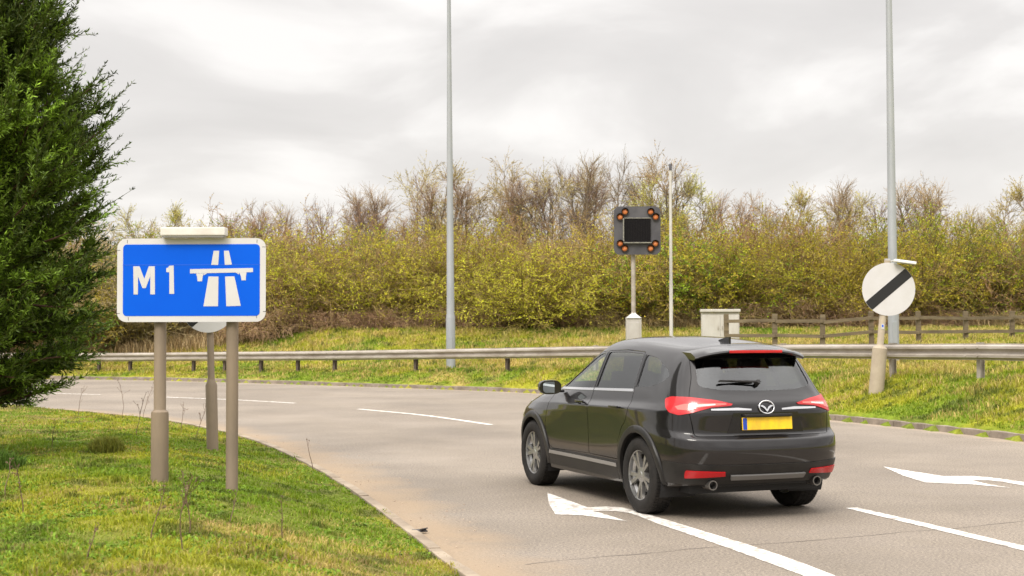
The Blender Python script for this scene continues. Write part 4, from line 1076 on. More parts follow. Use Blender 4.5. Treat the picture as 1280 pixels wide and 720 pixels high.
# ------------------------------------------------------------------ the car
def paint_mat():
    m, t, b = new_mat('black_metallic_paint')
    b.inputs['Base Color'].default_value = (.008, .007, .0075, 1); b.inputs['Metallic'].default_value = .0; b.inputs['Specular IOR Level'].default_value = .12; b.inputs['Coat IOR'].default_value = 1.5
    b.inputs['Roughness'].default_value = .38; b.inputs['Coat Weight'].default_value = 1.0; b.inputs['Coat Roughness'].default_value = .05
    tcn = t.nodes.new('ShaderNodeTexCoord')
    n = t.nodes.new('ShaderNodeTexNoise'); n.inputs['Scale'].default_value = 5; n.inputs['Detail'].default_value = 6
    t.links.new(tcn.outputs['Object'], n.inputs['Vector'])
    sp = t.nodes.new('ShaderNodeSeparateXYZ'); t.links.new(tcn.outputs['Object'], sp.inputs[0])
    # road film, heavier low on the body
    mr = t.nodes.new('ShaderNodeMapRange'); mr.inputs['From Min'].default_value = .9; mr.inputs['From Max'].default_value = .3; mr.inputs['To Min'].default_value = .0; mr.inputs['To Max'].default_value = .16
    t.links.new(sp.outputs['Z'], mr.inputs['Value'])
    mu = t.nodes.new('ShaderNodeMath'); mu.operation = 'MULTIPLY'; t.links.new(mr.outputs[0], mu.inputs[0]); t.links.new(n.outputs['Fac'], mu.inputs[1])
    mc = t.nodes.new('ShaderNodeMixRGB'); mc.inputs[1].default_value = (.008, .007, .0075, 1); mc.inputs[2].default_value = (.075, .062, .05, 1)
    t.links.new(mu.outputs[0], mc.inputs[0]); t.links.new(mc.outputs[0], b.inputs['Base Color'])
    ad = t.nodes.new('ShaderNodeMapRange'); ad.inputs['To Min'].default_value = .05; ad.inputs['To Max'].default_value = .5
    t.links.new(mu.outputs[0], ad.inputs['Value']); t.links.new(ad.outputs[0], b.inputs['Coat Roughness'])
    return m
car_paint = paint_mat()
clad = mat('black_plastic', (.012, .0115, .0115), .45, c2=(.024, .022, .020), scale=5, rvar=.08, spec=.35)
gloss_black = mat('gloss_black', (.008, .008, .009), .12)
chrome = mat('chrome', (.72, .72, .73), .16, 1.0)
rubber = mat('rubber', (.012, .0115, .011), .8, c2=(.026, .023, .021), scale=7, spec=.25)
rim_m = mat('alloy', (.42, .42, .42), .32, .8, c2=(.30, .29, .28), scale=6)
dark_in = mat('dark_trim', (.014, .014, .015), .75)
fabric = mat('seat_fabric', (.02, .02, .022), .85)
def glass_mat(name, tint, tr):
    m = bpy.data.materials.new(name); m.use_nodes = True; t = m.node_tree; t.nodes.clear()
    o = t.nodes.new('ShaderNodeOutputMaterial'); g = t.nodes.new('ShaderNodeBsdfGlossy'); g.inputs['Roughness'].default_value = .03; g.inputs['Color'].default_value = (.9, .92, .93, 1)
    tp = t.nodes.new('ShaderNodeBsdfTransparent'); tp.inputs['Color'].default_value = (*tint, 1)
    fr = t.nodes.new('ShaderNodeFresnel'); fr.inputs['IOR'].default_value = 1.52
    ad = t.nodes.new('ShaderNodeMath'); ad.operation = 'ADD'; ad.use_clamp = True; ad.inputs[1].default_value = tr; t.links.new(fr.outputs[0], ad.inputs[0])
    mx_ = t.nodes.new('ShaderNodeMixShader'); ge = t.nodes.new('ShaderNodeNewGeometry'); sb = t.nodes.new('ShaderNodeMath'); sb.operation = 'SUBTRACT'; sb.inputs[0].default_value = 1; t.links.new(ge.outputs['Backfacing'], sb.inputs[1])
    ml = t.nodes.new('ShaderNodeMath'); ml.operation = 'MULTIPLY'; t.links.new(ad.outputs[0], ml.inputs[0]); t.links.new(sb.outputs[0], ml.inputs[1]); t.links.new(ml.outputs[0], mx_.inputs[0]); t.links.new(tp.outputs[0], mx_.inputs[1]); t.links.new(g.outputs[0], mx_.inputs[2])
    t.links.new(mx_.outputs[0], o.inputs['Surface']); return m
glass_clear = glass_mat('clear_glass', (.93, .97, .95), .02)
glass_dark = glass_mat('privacy_glass', (.42, .43, .43), .06)
red_lens = mat('red_lens', (.52, .008, .012), .28, coat=.35, c2=(.36, .004, .008), scale=6)
red_refl = mat('red_reflector', (.42, .006, .010), .25)
plate_m = mat('yellow_plate', (.86, .58, .012), .4, c2=(.62, .36, .03), scale=9, stretch=(1, 1, .35))

cage = [
 # r0 underside lip
 [(-2.00, 0, .34), (-1.99, .42, .34), (-1.92, .66, .33), (-1.78, .74, .31), (-1.33, .76, .28), (-.75, .76, .25), (0, .76, .24), (.75, .76, .24), (1.37, .77, .26), (1.85, .72, .26), (2.02, .50, .24), (2.08, 0, .24)],
 [(-2.13, 0, .34), (-2.12, .45, .34), (-2.04, .74, .33), (-1.88, .84, .31), (-1.33, .87, .27), (-.75, .85, .25), (0, .85, .24), (.75, .85, .24), (1.37, .87, .25), (1.95, .80, .25), (2.15, .55, .23), (2.22, 0, .23)],
 [(-2.255, 0, .50), (-2.235, .45, .50), (-2.14, .76, .49), (-1.93, .895, .48), (-1.33, .915, .48), (-.75, .895, .46), (0, .885, .46), (.75, .895, .46), (1.37, .915, .47), (1.98, .85, .46), (2.22, .6, .46), (2.30, 0, .46)],
 [(-2.27, 0, .655), (-2.25, .45, .655), (-2.155, .77, .655), (-1.94, .905, .66), (-1.33, .93, .67), (-.75, .90, .66), (0, .89, .66), (.75, .90, .66), (1.37, .93, .67), (1.96, .86, .64), (2.20, .6, .62), (2.28, 0, .62)],
 [(-2.245, 0, .745), (-2.225, .45, .745), (-2.14, .765, .75), (-1.935, .90, .76), (-1.33, .925, .80), (-.75, .905, .80), (0, .895, .80), (.75, .905, .80), (1.37, .92, .80), (1.92, .85, .76), (2.17, .6, .76), (2.25, 0, .76)],
 [(-2.165, 0, .782), (-2.15, .45, .782), (-2.08, .745, .792), (-1.90, .885, .83), (-1.33, .92, .90), (-.75, .91, .90), (0, .905, .89), (.75, .905, .88), (1.37, .905, .87), (1.87, .83, .84), (2.12, .58, .86), (2.21, 0, .87)],
 [(-2.17, 0, .98), (-2.155, .45, .98), (-2.075, .735, .985), (-1.87, .875, .99), (-1.33, .912, 1.00), (-.75, .912, .985), (0, .908, .97), (.75, .90, .955), (1.37, .865, .94), (1.80, .79, .91), (2.05, .54, .93), (2.15, 0, .95)],
 [(-2.15, 0, 1.08), (-2.13, .45, 1.08), (-2.04, .715, 1.085), (-1.84, .835, 1.07), (-1.33, .862, 1.06), (-.75, .865, 1.04), (0, .865, 1.02), (.75, .855, 1.02), (1.30, .82, 1.01), (1.70, .71, .985), (1.93, .48, .99), (2.02, 0, 1.01)],
 [(-2.09, 0, 1.14), (-2.07, .45, 1.14), (-1.985, .695, 1.145), (-1.80, .81, 1.14), (-1.33, .838, 1.13), (-.75, .843, 1.10), (0, .845, 1.08), (.72, .83, 1.06), (1.2, .77, 1.06), (1.5, .64, 1.06), (1.62, .4, 1.07), (1.66, 0, 1.08)],
 [(-2.045, 0, 1.23), (-2.025, .45, 1.23), (-1.935, .665, 1.225), (-1.75, .78, 1.22), (-1.33, .812, 1.20), (-.75, .82, 1.17), (0, .82, 1.14), (.62, .80, 1.11), (.92, .72, 1.11), (1.10, .58, 1.12), (1.18, .38, 1.13), (1.22, 0, 1.14)],
 [(-1.925, 0, 1.42), (-1.905, .43, 1.42), (-1.82, .605, 1.41), (-1.66, .70, 1.41), (-1.30, .725, 1.41), (-.75, .73, 1.40), (-.02, .725, 1.38), (.36, .70, 1.33), (.55, .64, 1.33), (.66, .52, 1.34), (.72, .34, 1.34), (.76, 0, 1.35)],
 [(-1.81, 0, 1.575), (-1.79, .42, 1.57), (-1.72, .545, 1.56), (-1.58, .60, 1.56), (-1.25, .635, 1.58), (-.75, .65, 1.59), (-.1, .64, 1.575), (.08, .605, 1.555), (.2, .555, 1.54), (.28, .45, 1.545), (.32, .3, 1.55), (.35, 0, 1.56)],
 [(-1.73, 0, 1.600), (-1.72, .34, 1.597), (-1.64, .45, 1.595), (-1.48, .50, 1.605), (-1.2, .53, 1.635), (-.75, .54, 1.672), (-.2, .53, 1.668), (-.05, .49, 1.63), (.05, .43, 1.61), (.1, .34, 1.61), (.13, .22, 1.615), (.15, 0, 1.62)],
]
cage = cage[1:]
def master_mesh(levels=3):
    bm = bmesh.new(); Lf = []; Rt = []
    for row in cage:
        l = [bm.verts.new(p) for p in row]; Lf.append(l)
        Rt.append([l[0]]+[bm.verts.new((x, -y, z)) for x, y, z in row[1:-1]]+[l[-1]])
    sp = [bm.verts.new((x, 0, z+.022)) for x, y, z in cage[-1][1:-1]]
    n = len(cage[0])
    for a, b_ in zip(range(len(cage)-1), range(1, len(cage))):
        for j in range(n-1):
            bm.faces.new((Lf[a][j], Lf[a][j+1], Lf[b_][j+1], Lf[b_][j])); bm.faces.new((Rt[a][j+1], Rt[a][j], Rt[b_][j], Rt[b_][j+1]))
    for S in (Lf[-1], Rt[-1]):
        for j in range(1, n-2): bm.faces.new((S[j], S[j+1], sp[j], sp[j-1]))
        bm.faces.new((S[0], S[1], sp[0])); bm.faces.new((S[n-2], S[n-1], sp[-1]))
    bmesh.ops.recalc_face_normals(bm, faces=bm.faces)
    me = bpy.data.meshes.new('m'); bm.to_mesh(me)
    # creases: bumper top edge, tailgate lower edge and shoulder
    bm.free(); o = bpy.data.objects.new('tmp', me); col.objects.link(o)
    cr = me.attributes.new('crease_edge', 'FLOAT', 'EDGE')
    rows = {}
    for i, v in enumerate(me.vertices): pass
    def row_of(idx):
        co = me.vertices[idx].co
        for r_, row in enumerate(cage):
            for j, p in enumerate(row):
                if abs(p[0]-co.x) < 1e-4 and abs(p[1]-abs(co.y)) < 1e-4 and abs(p[2]-co.z) < 1e-4: return r_, j
        return None, None
    info = [row_of(i) for i in range(len(me.vertices))]
    cval = {0: .5, 2: .35, 3: .5, 4: .5, 5: .55, 6: .35}
    for e_ in me.edges:
        (ra, ja), (rb, jb) = info[e_.vertices[0]], info[e_.vertices[1]]
        if ra is not None and ra == rb and ra in cval: cr.data[e_.index].value = cval[ra]
    md = o.modifiers.new('s', 'SUBSURF'); md.levels = levels; md.render_levels = levels
    ev = o.evaluated_get(bpy.context.evaluated_depsgraph_get()); out = bpy.data.meshes.new_from_object(ev)
    bpy.data.objects.remove(o); return out
MM = master_mesh(3)
bmM = bmesh.new(); bmM.from_mesh(MM); bmM.normal_update()
TREE = BVHTree.FromBMesh(bmM)
_vn = [v.normal.copy() for v in bmM.verts]; _fv = [[v.index for v in f.verts] for f in bmM.faces]; _vc = [v.co.copy() for v in bmM.verts]
def snorm(idx, p):
    ws = [1/((_vc[i]-p).length+1e-4)**2 for i in _fv[idx]]; nn = Vector()
    for i, w_ in zip(_fv[idx], ws): nn += _vn[i]*w_
    return nn.normalized()
def cast(o, d):
    h, n, i, _ = TREE.ray_cast(o, d)
    if h is None:
        h, n, i, _ = TREE.find_nearest(o+d*(3-.5))
    nn = snorm(i, h)
    if nn.dot(d) > 0: nn = -nn
    return h, nn
def side(s): return lambda u, v: cast(Vector((u, 3*s, v)), Vector((0, -s, 0)))
rearm = lambda u, v: cast(Vector((-4, u, v)), Vector((1, 0, 0)))
frontm = lambda u, v: cast(Vector((4, u, v)), Vector((-1, 0, 0)))
topm = lambda u, v: cast(Vector((u, v, 3)), Vector((0, 0, -1)))
def wrapm(x0):
    def f(a, v):
        d = Vector((-math.cos(R(a)), math.sin(R(a)), 0)); return cast(Vector((x0, 0, v))+d*3, -d)
    return f
def grid_poly(poly, cu, cv):
    bm = bmesh.new(); bm.faces.new([bm.verts.new((u, v, 0)) for u, v in poly])
    us = [p[0] for p in poly]; vs = [p[1] for p in poly]
    for lo, hi, c, ax in ((min(us), max(us), cu, Vector((1, 0, 0))), (min(vs), max(vs), cv, Vector((0, 1, 0)))):
        k = math.ceil(lo/c+1e-6)
        while k*c < hi-1e-6:
            bmesh.ops.bisect_plane(bm, geom=bm.verts[:]+bm.edges[:]+bm.faces[:], dist=1e-6, plane_co=ax*(k*c), plane_no=ax); k += 1
    return bm
def panel_bm(poly, mapf, off, thick, cu=.05, cv=.05, straight=None):
    g = grid_poly(poly, cu, cv); bm = bmesh.new(); A = {}; B = {}
    for v in g.verts:
        p, n = mapf(v.co.x, v.co.y)
        if straight is not None: n = straight
        A[v] = bm.verts.new(p+n*off); B[v] = bm.verts.new(p+n*(off-thick))
    for f in g.faces:
        bm.faces.new([A[v] for v in f.verts]); bm.faces.new([B[v] for v in f.verts][::-1])
    for e_ in g.edges:
        if len(e_.link_faces) == 1:
            a, b_ = e_.verts; bm.faces.new((A[a], A[b_], B[b_], B[a]))
    g.free(); bmesh.ops.recalc_face_normals(bm, faces=bm.faces); return bm
def bm_obj(bm, name, m, parent=None, sharp=38):
    me = bpy.data.meshes.new(name); bm.to_mesh(me); bm.free()
    me.polygons.foreach_set('use_smooth', np.ones(len(me.polygons), dtype=bool)); me.set_sharp_from_angle(angle=R(sharp))
    return link_mesh(name, me, m, parent)
def panel(name, poly, mapf, off, thick, m, parent, cu=.05, cv=.05):
    return bm_obj(panel_bm(poly, mapf, off, thick, cu, cv), name, m, parent)
def boolean(obj, cutters, op):
    """exact boolean; a cut that fails is tried again with the cutter nudged by a fraction of a millimetre"""
    n0 = len(obj.data.polygons)
    for c in cutters:
        n0 = len(obj.data.polygons)
        for k in range(7):
            md = obj.modifiers.new('b', 'BOOLEAN'); md.operation = op; md.solver = 'EXACT'; md.object = c
            c.location = (k*.00023, k*.00017, k*.00031)
            if k == 6: md.use_self = True
            ev = obj.evaluated_get(bpy.context.evaluated_depsgraph_get()); me = bpy.data.meshes.new_from_object(ev)
            obj.modifiers.clear(); n1 = len(me.polygons)
            if (op == 'DIFFERENCE' and n1 > .8*n0) or (op == 'INTERSECT' and 300 < n1 < .5*n0): break
            print('retry', obj.name, op, k, n0, n1)
        old = obj.data; obj.data = me; bpy.data.meshes.remove(old)
def prism_obj(poly, a, b_, axis):
    m = MB(); m.prism(poly, a, b_, axis); return m.build('cut', None)
def fix_normals(o):
    me = o.data
    me.polygons.foreach_set('use_smooth', np.ones(len(me.polygons), dtype=bool))
    nl = [None]*len(me.loops); cache = {}
    for f in me.polygons:
        fn = f.normal
        for li in f.loop_indices:
            vi = me.loops[li].vertex_index
            if vi not in cache:
                p = me.vertices[vi].co; h, n, i, d = TREE.find_nearest(p); cache[vi] = (snorm(i, h) if d < .004 else None)
            s_ = cache[vi]
            nl[li] = s_ if (s_ is not None and s_.dot(fn) > .55) else fn.copy()
    me.normals_split_custom_set(nl)

# shell
shell = link_mesh('shell', MM.copy(), car_paint)
md = shell.modifiers.new('s', 'SOLIDIFY'); md.thickness = .028; md.offset = -1
ev = shell.evaluated_get(bpy.context.evaluated_depsgraph_get()); me = bpy.data.meshes.new_from_object(ev); shell.modifiers.clear(); shell.data = me
def rounded(poly, r, n=4):
    out = []; k = len(poly)
    for i in range(k):
        a, b_, c = Vector(poly[i-1]), Vector(poly[i]), Vector(poly[(i+1) % k])
        u = (a-b_); v = (c-b_); rr_ = min(r, u.length*.45, v.length*.45); u.normalize(); v.normalize()
        p0 = b_+u*rr_; p1 = b_+v*rr_
        for t in np.linspace(0, 1, n+1): q_ = p0*(1-t)**2+b_*2*t*(1-t)+p1*t*t; out.append((q_.x, q_.y))
    return out
def scale_poly(poly, d):
    c = Vector((sum(p[0] for p in poly)/len(poly), sum(p[1] for p in poly)/len(poly)))
    return [tuple(Vector(p)+(Vector(p)-c).normalized()*d) for p in poly]
W_FRONT = rounded([(.80, 1.125), (.60, 1.245), (.22, 1.435), (.06, 1.492), (-.11, 1.512), (-.11, 1.150)], .03)
W_REAR = rounded([(-.19, 1.152), (-.19, 1.518), (-.62, 1.525), (-1.00, 1.510), (-1.06, 1.175)], .03)
W_QTR = rounded([(-1.12, 1.190), (-1.08, 1.505), (-1.32, 1.475), (-1.58, 1.375), (-1.66, 1.315), (-1.56, 1.245), (-1.38, 1.205)], .04)
W_BACK = rounded([(-.60, 1.225), (-.53, 1.52), (.53, 1.52), (.60, 1.225), (.40, 1.190), (0, 1.180), (-.40, 1.190)], .05)
ws_half = [(1.17, 0), (1.14, .25), (1.08, .46), (.98, .60), (.90, .64), (.62, .575), (.40, .505), (.315, .45), (.30, .25), (.325, 0)]
W_SCREEN = ws_half+[(x, -y) for x, y in ws_half[-2:0:-1]]
cut = []
for P in (W_FRONT, W_REAR, W_QTR): cut.append(prism_obj(P, -1.2, 1.2, 'y'))
cut.append(prism_obj(W_BACK, -2.5, -1.45, 'x')); cut.append(prism_obj(W_SCREEN, 1.12, 2.2, 'z'))
for wx in (-1.33, 1.37):
    for s in (1, -1):
        m = MB(); m.cyl((wx, .52*s, .37), (wx, 1.2*s, .37), .405, .405, 48); cut.append(m.build('cut', None))
boolean(shell, cut, 'DIFFERENCE')
# plate recess in the tailgate
RB = [(-.40, .80), (.40, .80), (.34, .985), (-.34, .985)]
for c in cut: bpy.data.objects.remove(c)
# separable panels
D_FRONT = rounded([(.92, .50), (.98, .70), (.90, 1.045), (.80, 1.105), (.58, 1.26), (.22, 1.452), (.06, 1.51), (-.145, 1.53), (-.145, .48), (.80, .46)], .03)
D_REAR = rounded([(-.155, .48), (-.155, 1.53), (-.62, 1.543), (-1.02, 1.53), (-1.09, 1.13), (-1.12, .98), (-1.06, .86), (-.98, .80), (-.885, .66), (-.85, .48)], .03)
HOOD = [(1.24, 0), (1.21, .36), (1.12, .60), (1.20, .70), (1.45, .655), (1.78, .56), (1.98, .36), (2.06, 0)]; HOOD = HOOD+[(x, -y) for x, y in HOOD[-2:0:-1]]
GATE = rounded([(-.70, .775), (-.73, 1.0), (-.685, 1.15), (-.62, 1.30), (-.555, 1.545), (.555, 1.545), (.62, 1.30), (.685, 1.15), (.73, 1.0), (.70, .775)], .03)
rear_ax = Vector((2.04, 13.88, 0)); CAR_RZ = R(111)
fw = Vector((math.cos(CAR_RZ), math.sin(CAR_RZ), 0))
car = empty('parked_car', rear_ax+fw*1.33, CAR_RZ, 'black sport utility car driving away around the bend, seen from behind left', 'car')
car.name = 'sport_utility_car'
def take(name, poly, a, b_, axis, gap=.005):
    out = shell.copy(); out.data = shell.data.copy(); out.name = name; col.objects.link(out)
    c1 = prism_obj(scale_poly(poly, -gap*.5), a, b_, axis); c2 = prism_obj(scale_poly(poly, gap), a, b_, axis)
    boolean(out, [c1], 'INTERSECT'); boolean(shell, [c2], 'DIFFERENCE')
    bpy.data.objects.remove(c1); bpy.data.objects.remove(c2)
    out.data.name = name; out.parent = car; return out
gate = take('tailgate', GATE, -2.6, -1.5, 'x')
hood = take('bonnet', HOOD, .93, 1.4, 'z')
doors = []
for s in (1, -1):
    for P in (D_FRONT, D_REAR):
        doors.append(take('door', P, .35*s, 1.3*s, 'y'))
shell.name = 'body'; shell.data.name = 'body'; shell.parent = car
for o in [shell, gate, hood]+doors: fix_normals(o)

# glazing and black pillar trim
for s, dl in ((1, doors[0:2]), (-1, doors[2:4])):
    panel('window', scale_poly(W_FRONT, .006), side(s), -.006, .005, glass_clear, dl[0], .06, .06)
    panel('window', scale_poly(W_REAR, .006), side(s), -.006, .005, glass_dark, dl[1], .06, .06)
    panel('quarter_window', scale_poly(W_QTR, .006), side(s), -.006, .005, glass_dark, car, .06, .06)
    panel('pillar_trim', [(-.118, 1.155), (-.118, 1.512), (-.142, 1.512), (-.142, 1.155)], side(s), .003, .006, gloss_black, dl[0])
    panel('pillar_trim', [(-.158, 1.155), (-.158, 1.515), (-.184, 1.515), (-.184, 1.155)], side(s), .003, .006, gloss_black, dl[1])
    panel('pillar_trim', [(-1.068, 1.19), (-1.015, 1.505), (-1.07, 1.505), (-1.112, 1.195)], side(s), .003, .006, gloss_black, car)
    panel('window_seal', [(.82, 1.098), (.81, 1.122), (-.142, 1.147), (-.142, 1.123)], side(s), .006, .010, chrome, dl[0], .06)
    panel('window_seal', [(-.158, 1.124), (-.158, 1.148), (-1.06, 1.172), (-1.075, 1.146)], side(s), .006, .010, chrome, dl[1], .06)
    for dpl, hx in ((dl[0], .02), (dl[1], -.86)):
        h = MB(); y_, n_ = side(s)(hx, .985); h.box(y_+n_*.035, (.20, .020, .026), None, .009).box(y_+n_*.017+Vector((.085, 0, 0)), (.02, .035, .02), None, .004).box(y_+n_*.017-Vector((.085, 0, 0)), (.02, .035, .02), None, .004)
        h.build('door_handle', car_paint, dpl, 50)
    # sill cladding, its light reflection painted on as a pale grey strip
    panel('sill_cladding', [(-.86, .285), (-.86, .455), (.88, .455), (.90, .285)], side(s), .016, .03, clad, car, .08)
    panel('sill_sheen', [(-.84, .405), (-.84, .440), (.86, .440), (.88, .405)], side(s), .022, .012, mat('painted_sheen', (.30, .29, .28), .4, .4), car, .08)
    # wheel arch mouldings
    for wx in (-1.33, 1.37):
        for a0, a1 in ((-14, 90), (90, 194)):
            pin = [(wx+.404*math.cos(R(a)), .37+.404*math.sin(R(a))) for a in np.linspace(a0, a1, 15)]
            pout = [(wx+.470*math.cos(R(a)), .37+.470*math.sin(R(a))) for a in np.linspace(a1, a0, 15)]
            if a0 < 0: ring_a = (pin, pout)
            else: ring_b = (pin, pout)
        P = ring_a[0]+ring_b[0][1:]+ring_b[1]+ring_a[1][1:]
        P = [(u, max(v, .29)) for u, v in P]
        # build as a strip so that the concave outline meshes cleanly
        aa = np.linspace(-12, 192, 41); bm = bmesh.new(); rings = []
        for a in aa:
            ring = []
            for rr_, off in ((.400, -.02), (.400, .016), (.415, .021), (.462, .019), (.470, .008), (.470, -.01)):
                u = wx+rr_*math.cos(R(a)); v = max(.37+rr_*math.sin(R(a)), .285)
                p, n = side(s)(u, v); ring.append(bm.verts.new(Vector((u, p.y+s*off, v))))
            rings.append(ring)
        for A_, B_ in zip(rings[:-1], rings[1:]):
            for k in range(5): bm.faces.new((A_[k], A_[k+1], B_[k+1], B_[k]))
        bmesh.ops.recalc_face_normals(bm, faces=bm.faces)
        bm_obj(bm, 'arch_moulding', clad, car, 50)
        # liner
        m = MB(); bm = m.bm; pr = []
        for a in np.linspace(-25, 205, 30):
            pr.append([bm.verts.new((wx+.42*math.cos(R(a)), s*y_, .37+.42*math.sin(R(a)))) for y_ in (.50, .875)])
        for A_, B_ in zip(pr[:-1], pr[1:]): bm.faces.new((A_[0], A_[1], B_[1], B_[0]))
        m.build('arch_liner', dark_in, car)
panel('rear_window', scale_poly(W_BACK, .006), rearm, -.006, .005, glass_dark, gate, .06, .06)
panel('windscreen', scale_poly(W_SCREEN, .006), topm, -.006, .005, glass_clear, car, .06, .06)

# rear lamps wrapping the corners
for s in (1, -1):
    wm = wrapm(-1.30)
    L1 = rounded([(62, 1.105), (57, 1.128), (46, 1.125), (32, 1.098), (22, 1.065), (23, 1.050), (34, 1.035), (44, .985), (50, .965), (56, .985), (60, 1.03)], 1.0, 3)
    L1 = [(a*s, z) for a, z in L1]
    lp_ = panel('tail_light', L1, wm, .010, .03, red_lens, car, 2.5, .03)
    L2 = [(a*s, z) for a, z in [(51, 1.012), (45, 1.008), (38, 1.040), (26, 1.058), (26, 1.070), (38, 1.074), (48, 1.064), (53, 1.04)]]
    panel('lamp_insert', L2, wm, .0125, .004, mat('bright_lens', (.80, .12, .10), .15, coat=1.0), lp_, 2.5, .03)
    L3 = [(a*s, z) for a, z in [(42, 1.038), (32, 1.056), (32, 1.066), (42, 1.058)]]
    panel('lamp_insert', L3, wm, .0145, .003, mat('clear_lens', (.75, .60, .58), .12, coat=1.0), lp_, 2.5, .03)
    # chrome wing strip between lamp and badge
    panel('chrome_strip', [(u*s, v) for u, v in [(.16, 1.018), (.30, 1.030), (.55, 1.022), (.55, 1.008), (.30, 1.006), (.16, 1.004)]], rearm, .014, .02, chrome, gate, .06)
    # reflectors in the lower bumper
    panel('reflector', [(a*s, z) for a, z in rounded([(47, .405), (46, .475), (27, .462), (27, .425)], 1.0, 2)], wm, .020, .02, red_refl, car, 3, .04)
    for dx_ in (0,):
        m = MB(); m.lathe([(.045, -.14), (.045, 0), (.036, 0), (.034, -.12)], Matrix.Translation((-2.145, s*.55, .335)) @ Matrix.Rotation(R(-90), 4, 'Y'), 20); m.build('exhaust_tip', mat('sooty_steel', (.22, .21, .20), .4, .9), car, 40)
# lower bumper cladding in three steps
Bc = [(a, z) for a, z in [(-60, .345), (-60, .545), (-30, .520), (0, .520), (30, .520), (60, .545), (60, .345)]]
panel('bumper_cladding', Bc, wrapm(-1.30), .010, .02, clad, car, 3, .04)
panel('bumper_lip', [(-24, .392), (-24, .432), (24, .432), (24, .392)], wrapm(-1.30), .030, .03, mat('satin_grey', (.16, .155, .15), .42, .3), car, 3, .02)
# plate recess, plate, badge
panel('plate_surround', RB, rearm, .004, .01, gloss_black, gate, .06)
pc, pn = rearm(0, .885)
m = MB(); m.box((pc.x-.012, 0, .885), (.012, .525, .114), Matrix.Rotation(R(4), 3, 'Y'), .004)
pl_ = m.build('number_plate', plate_m, gate)
m = MB(); m.box((pc.x-.0186, .236, .885), (.0016, .042, .106), Matrix.Rotation(R(4), 3, 'Y')); m.build('blue_band', mat('plate_blue', (.01, .05, .35), .4), pl_)
m = MB(); m.box((pc.x-.02, 0, .962), (.05, .50, .022), None, .006); m.build('plate_light_bar', clad, gate)
bc, bn = rearm(0, 1.030)
m = MB(); Mb = Matrix.Translation(bc+bn*.012) @ bn.to_track_quat('Z', 'Y').to_matrix().to_4x4() 
ring = []
def torus(m, M, a, b_, r_, n=40, k=8):
    rows = []
    for i in range(n):
        t = 2*math.pi*i/n; c = Vector((a*math.cos(t), b_*math.sin(t), 0)); rad = Vector((math.cos(t), math.sin(t), 0))
        rows.append([m.bm.verts.new(M @ (c+rad*r_*math.cos(2*math.pi*j/k)+Vector((0, 0, r_*math.sin(2*math.pi*j/k))))) for j in range(k)])
    for i in range(n):
        for j in range(k): m.bm.faces.new((rows[i][j], rows[(i+1) % n][j], rows[(i+1) % n][(j+1) % k], rows[i][(j+1) % k]))
yv = Vector((0, 1, 0)); up_ = bn.cross(yv).normalized(); 
if up_.z < 0: up_ = -up_
Mb = Matrix((( yv.x, up_.x, bn.x, bc.x+bn.x*.012), (yv.y, up_.y, bn.y, bc.y), (yv.z, up_.z, bn.z, bc.z+bn.z*.012), (0, 0, 0, 1)))
torus(m, Mb, .078, .060, .007)
bd_ = m.build('badge', chrome, gate, 60)
m = MB()
wing = [(-.072, .012), (-.045, .020), (-.018, .004), (0, -.022), (.018, .004), (.045, .020), (.072, .012), (.05, .004), (.028, -.010), (.0, -.044), (-.028, -.010), (-.05, .004)]
a_ = [m.bm.verts.new(Mb @ Vector((u, v, .005))) for u, v in wing]; b2 = [m.bm.verts.new(Mb @ Vector((u, v, -.003))) for u, v in wing]
m.bm.faces.new(a_); m.bm.faces.new(b2[::-1])
for i in range(len(wing)): m.bm.faces.new((a_[i], b2[i], b2[(i+1) % 12], a_[(i+1) % 12]))
m.build('wing_emblem', chrome, bd_)
# spoiler with high brake light
m = MB(); bm = m.bm
rows = []
for t in np.linspace(-1, 1, 17):
    y_ = t*.585; c_ = 1-.25*abs(t)**3
    zt = 1.590-.030*t*t-.035*abs(t)**4; xr = -1.985+.10*abs(t)**3
    rows.append([bm.verts.new(v) for v in ((-1.62, y_, zt+.012), (-1.80, y_, zt+.004), (xr+.01, y_, zt-.030), (xr, y_, zt-.045), (xr+.015, y_, zt-.062), (-1.82, y_, zt-.062), (-1.70, y_, zt-.045))])
for A_, B_ in zip(rows[:-1], rows[1:]):
    for k in range(6): bm.faces.new((A_[k], A_[k+1], B_[k+1], B_[k]))
bm.faces.new(rows[0]); bm.faces.new(rows[-1][::-1])
spo = m.build('spoiler', car_paint, gate, 35)
m = MB(); m.box((-1.984, 0, 1.541), (.018, .56, .026), None, .005); m.build('high_brake_light', red_lens, spo)
m = MB(); m.prism([(-.56, 1.50), (-.535, 1.552), (.535, 1.552), (.56, 1.50)], -1.885, -1.875, 'x'); 
m.bm.free()
panel('window_header', [(-.545, 1.475), (-.53, 1.545), (.53, 1.545), (.545, 1.475)], rearm, .004, .004, gloss_black, gate, .06)
# wiper
wp0, wn0 = rearm(.02, 1.245); wp1, wn1 = rearm(.40, 1.262)
m = MB(); m.cyl(wp0+wn0*.0, wp0+wn0*.045, .026, .02, 14).cyl(wp0+wn0*.035, wp1+wn1*.03, .010, .006, 8); m.box((wp0+wp1)/2+wn0*.015+Vector((0, .03, .004)), (.012, .36, .012), Matrix.Rotation(R(2), 3, 'X'))
m.build('rear_wiper', clad, gate, 40)
# fin
m = MB(); m.prism([(-1.50, 1.60), (-1.50, 1.675), (-1.46, 1.675), (-1.30, 1.645), (-1.30, 1.62)], -.012, .012, 'y'); m.build('antenna_fin', gloss_black, car)
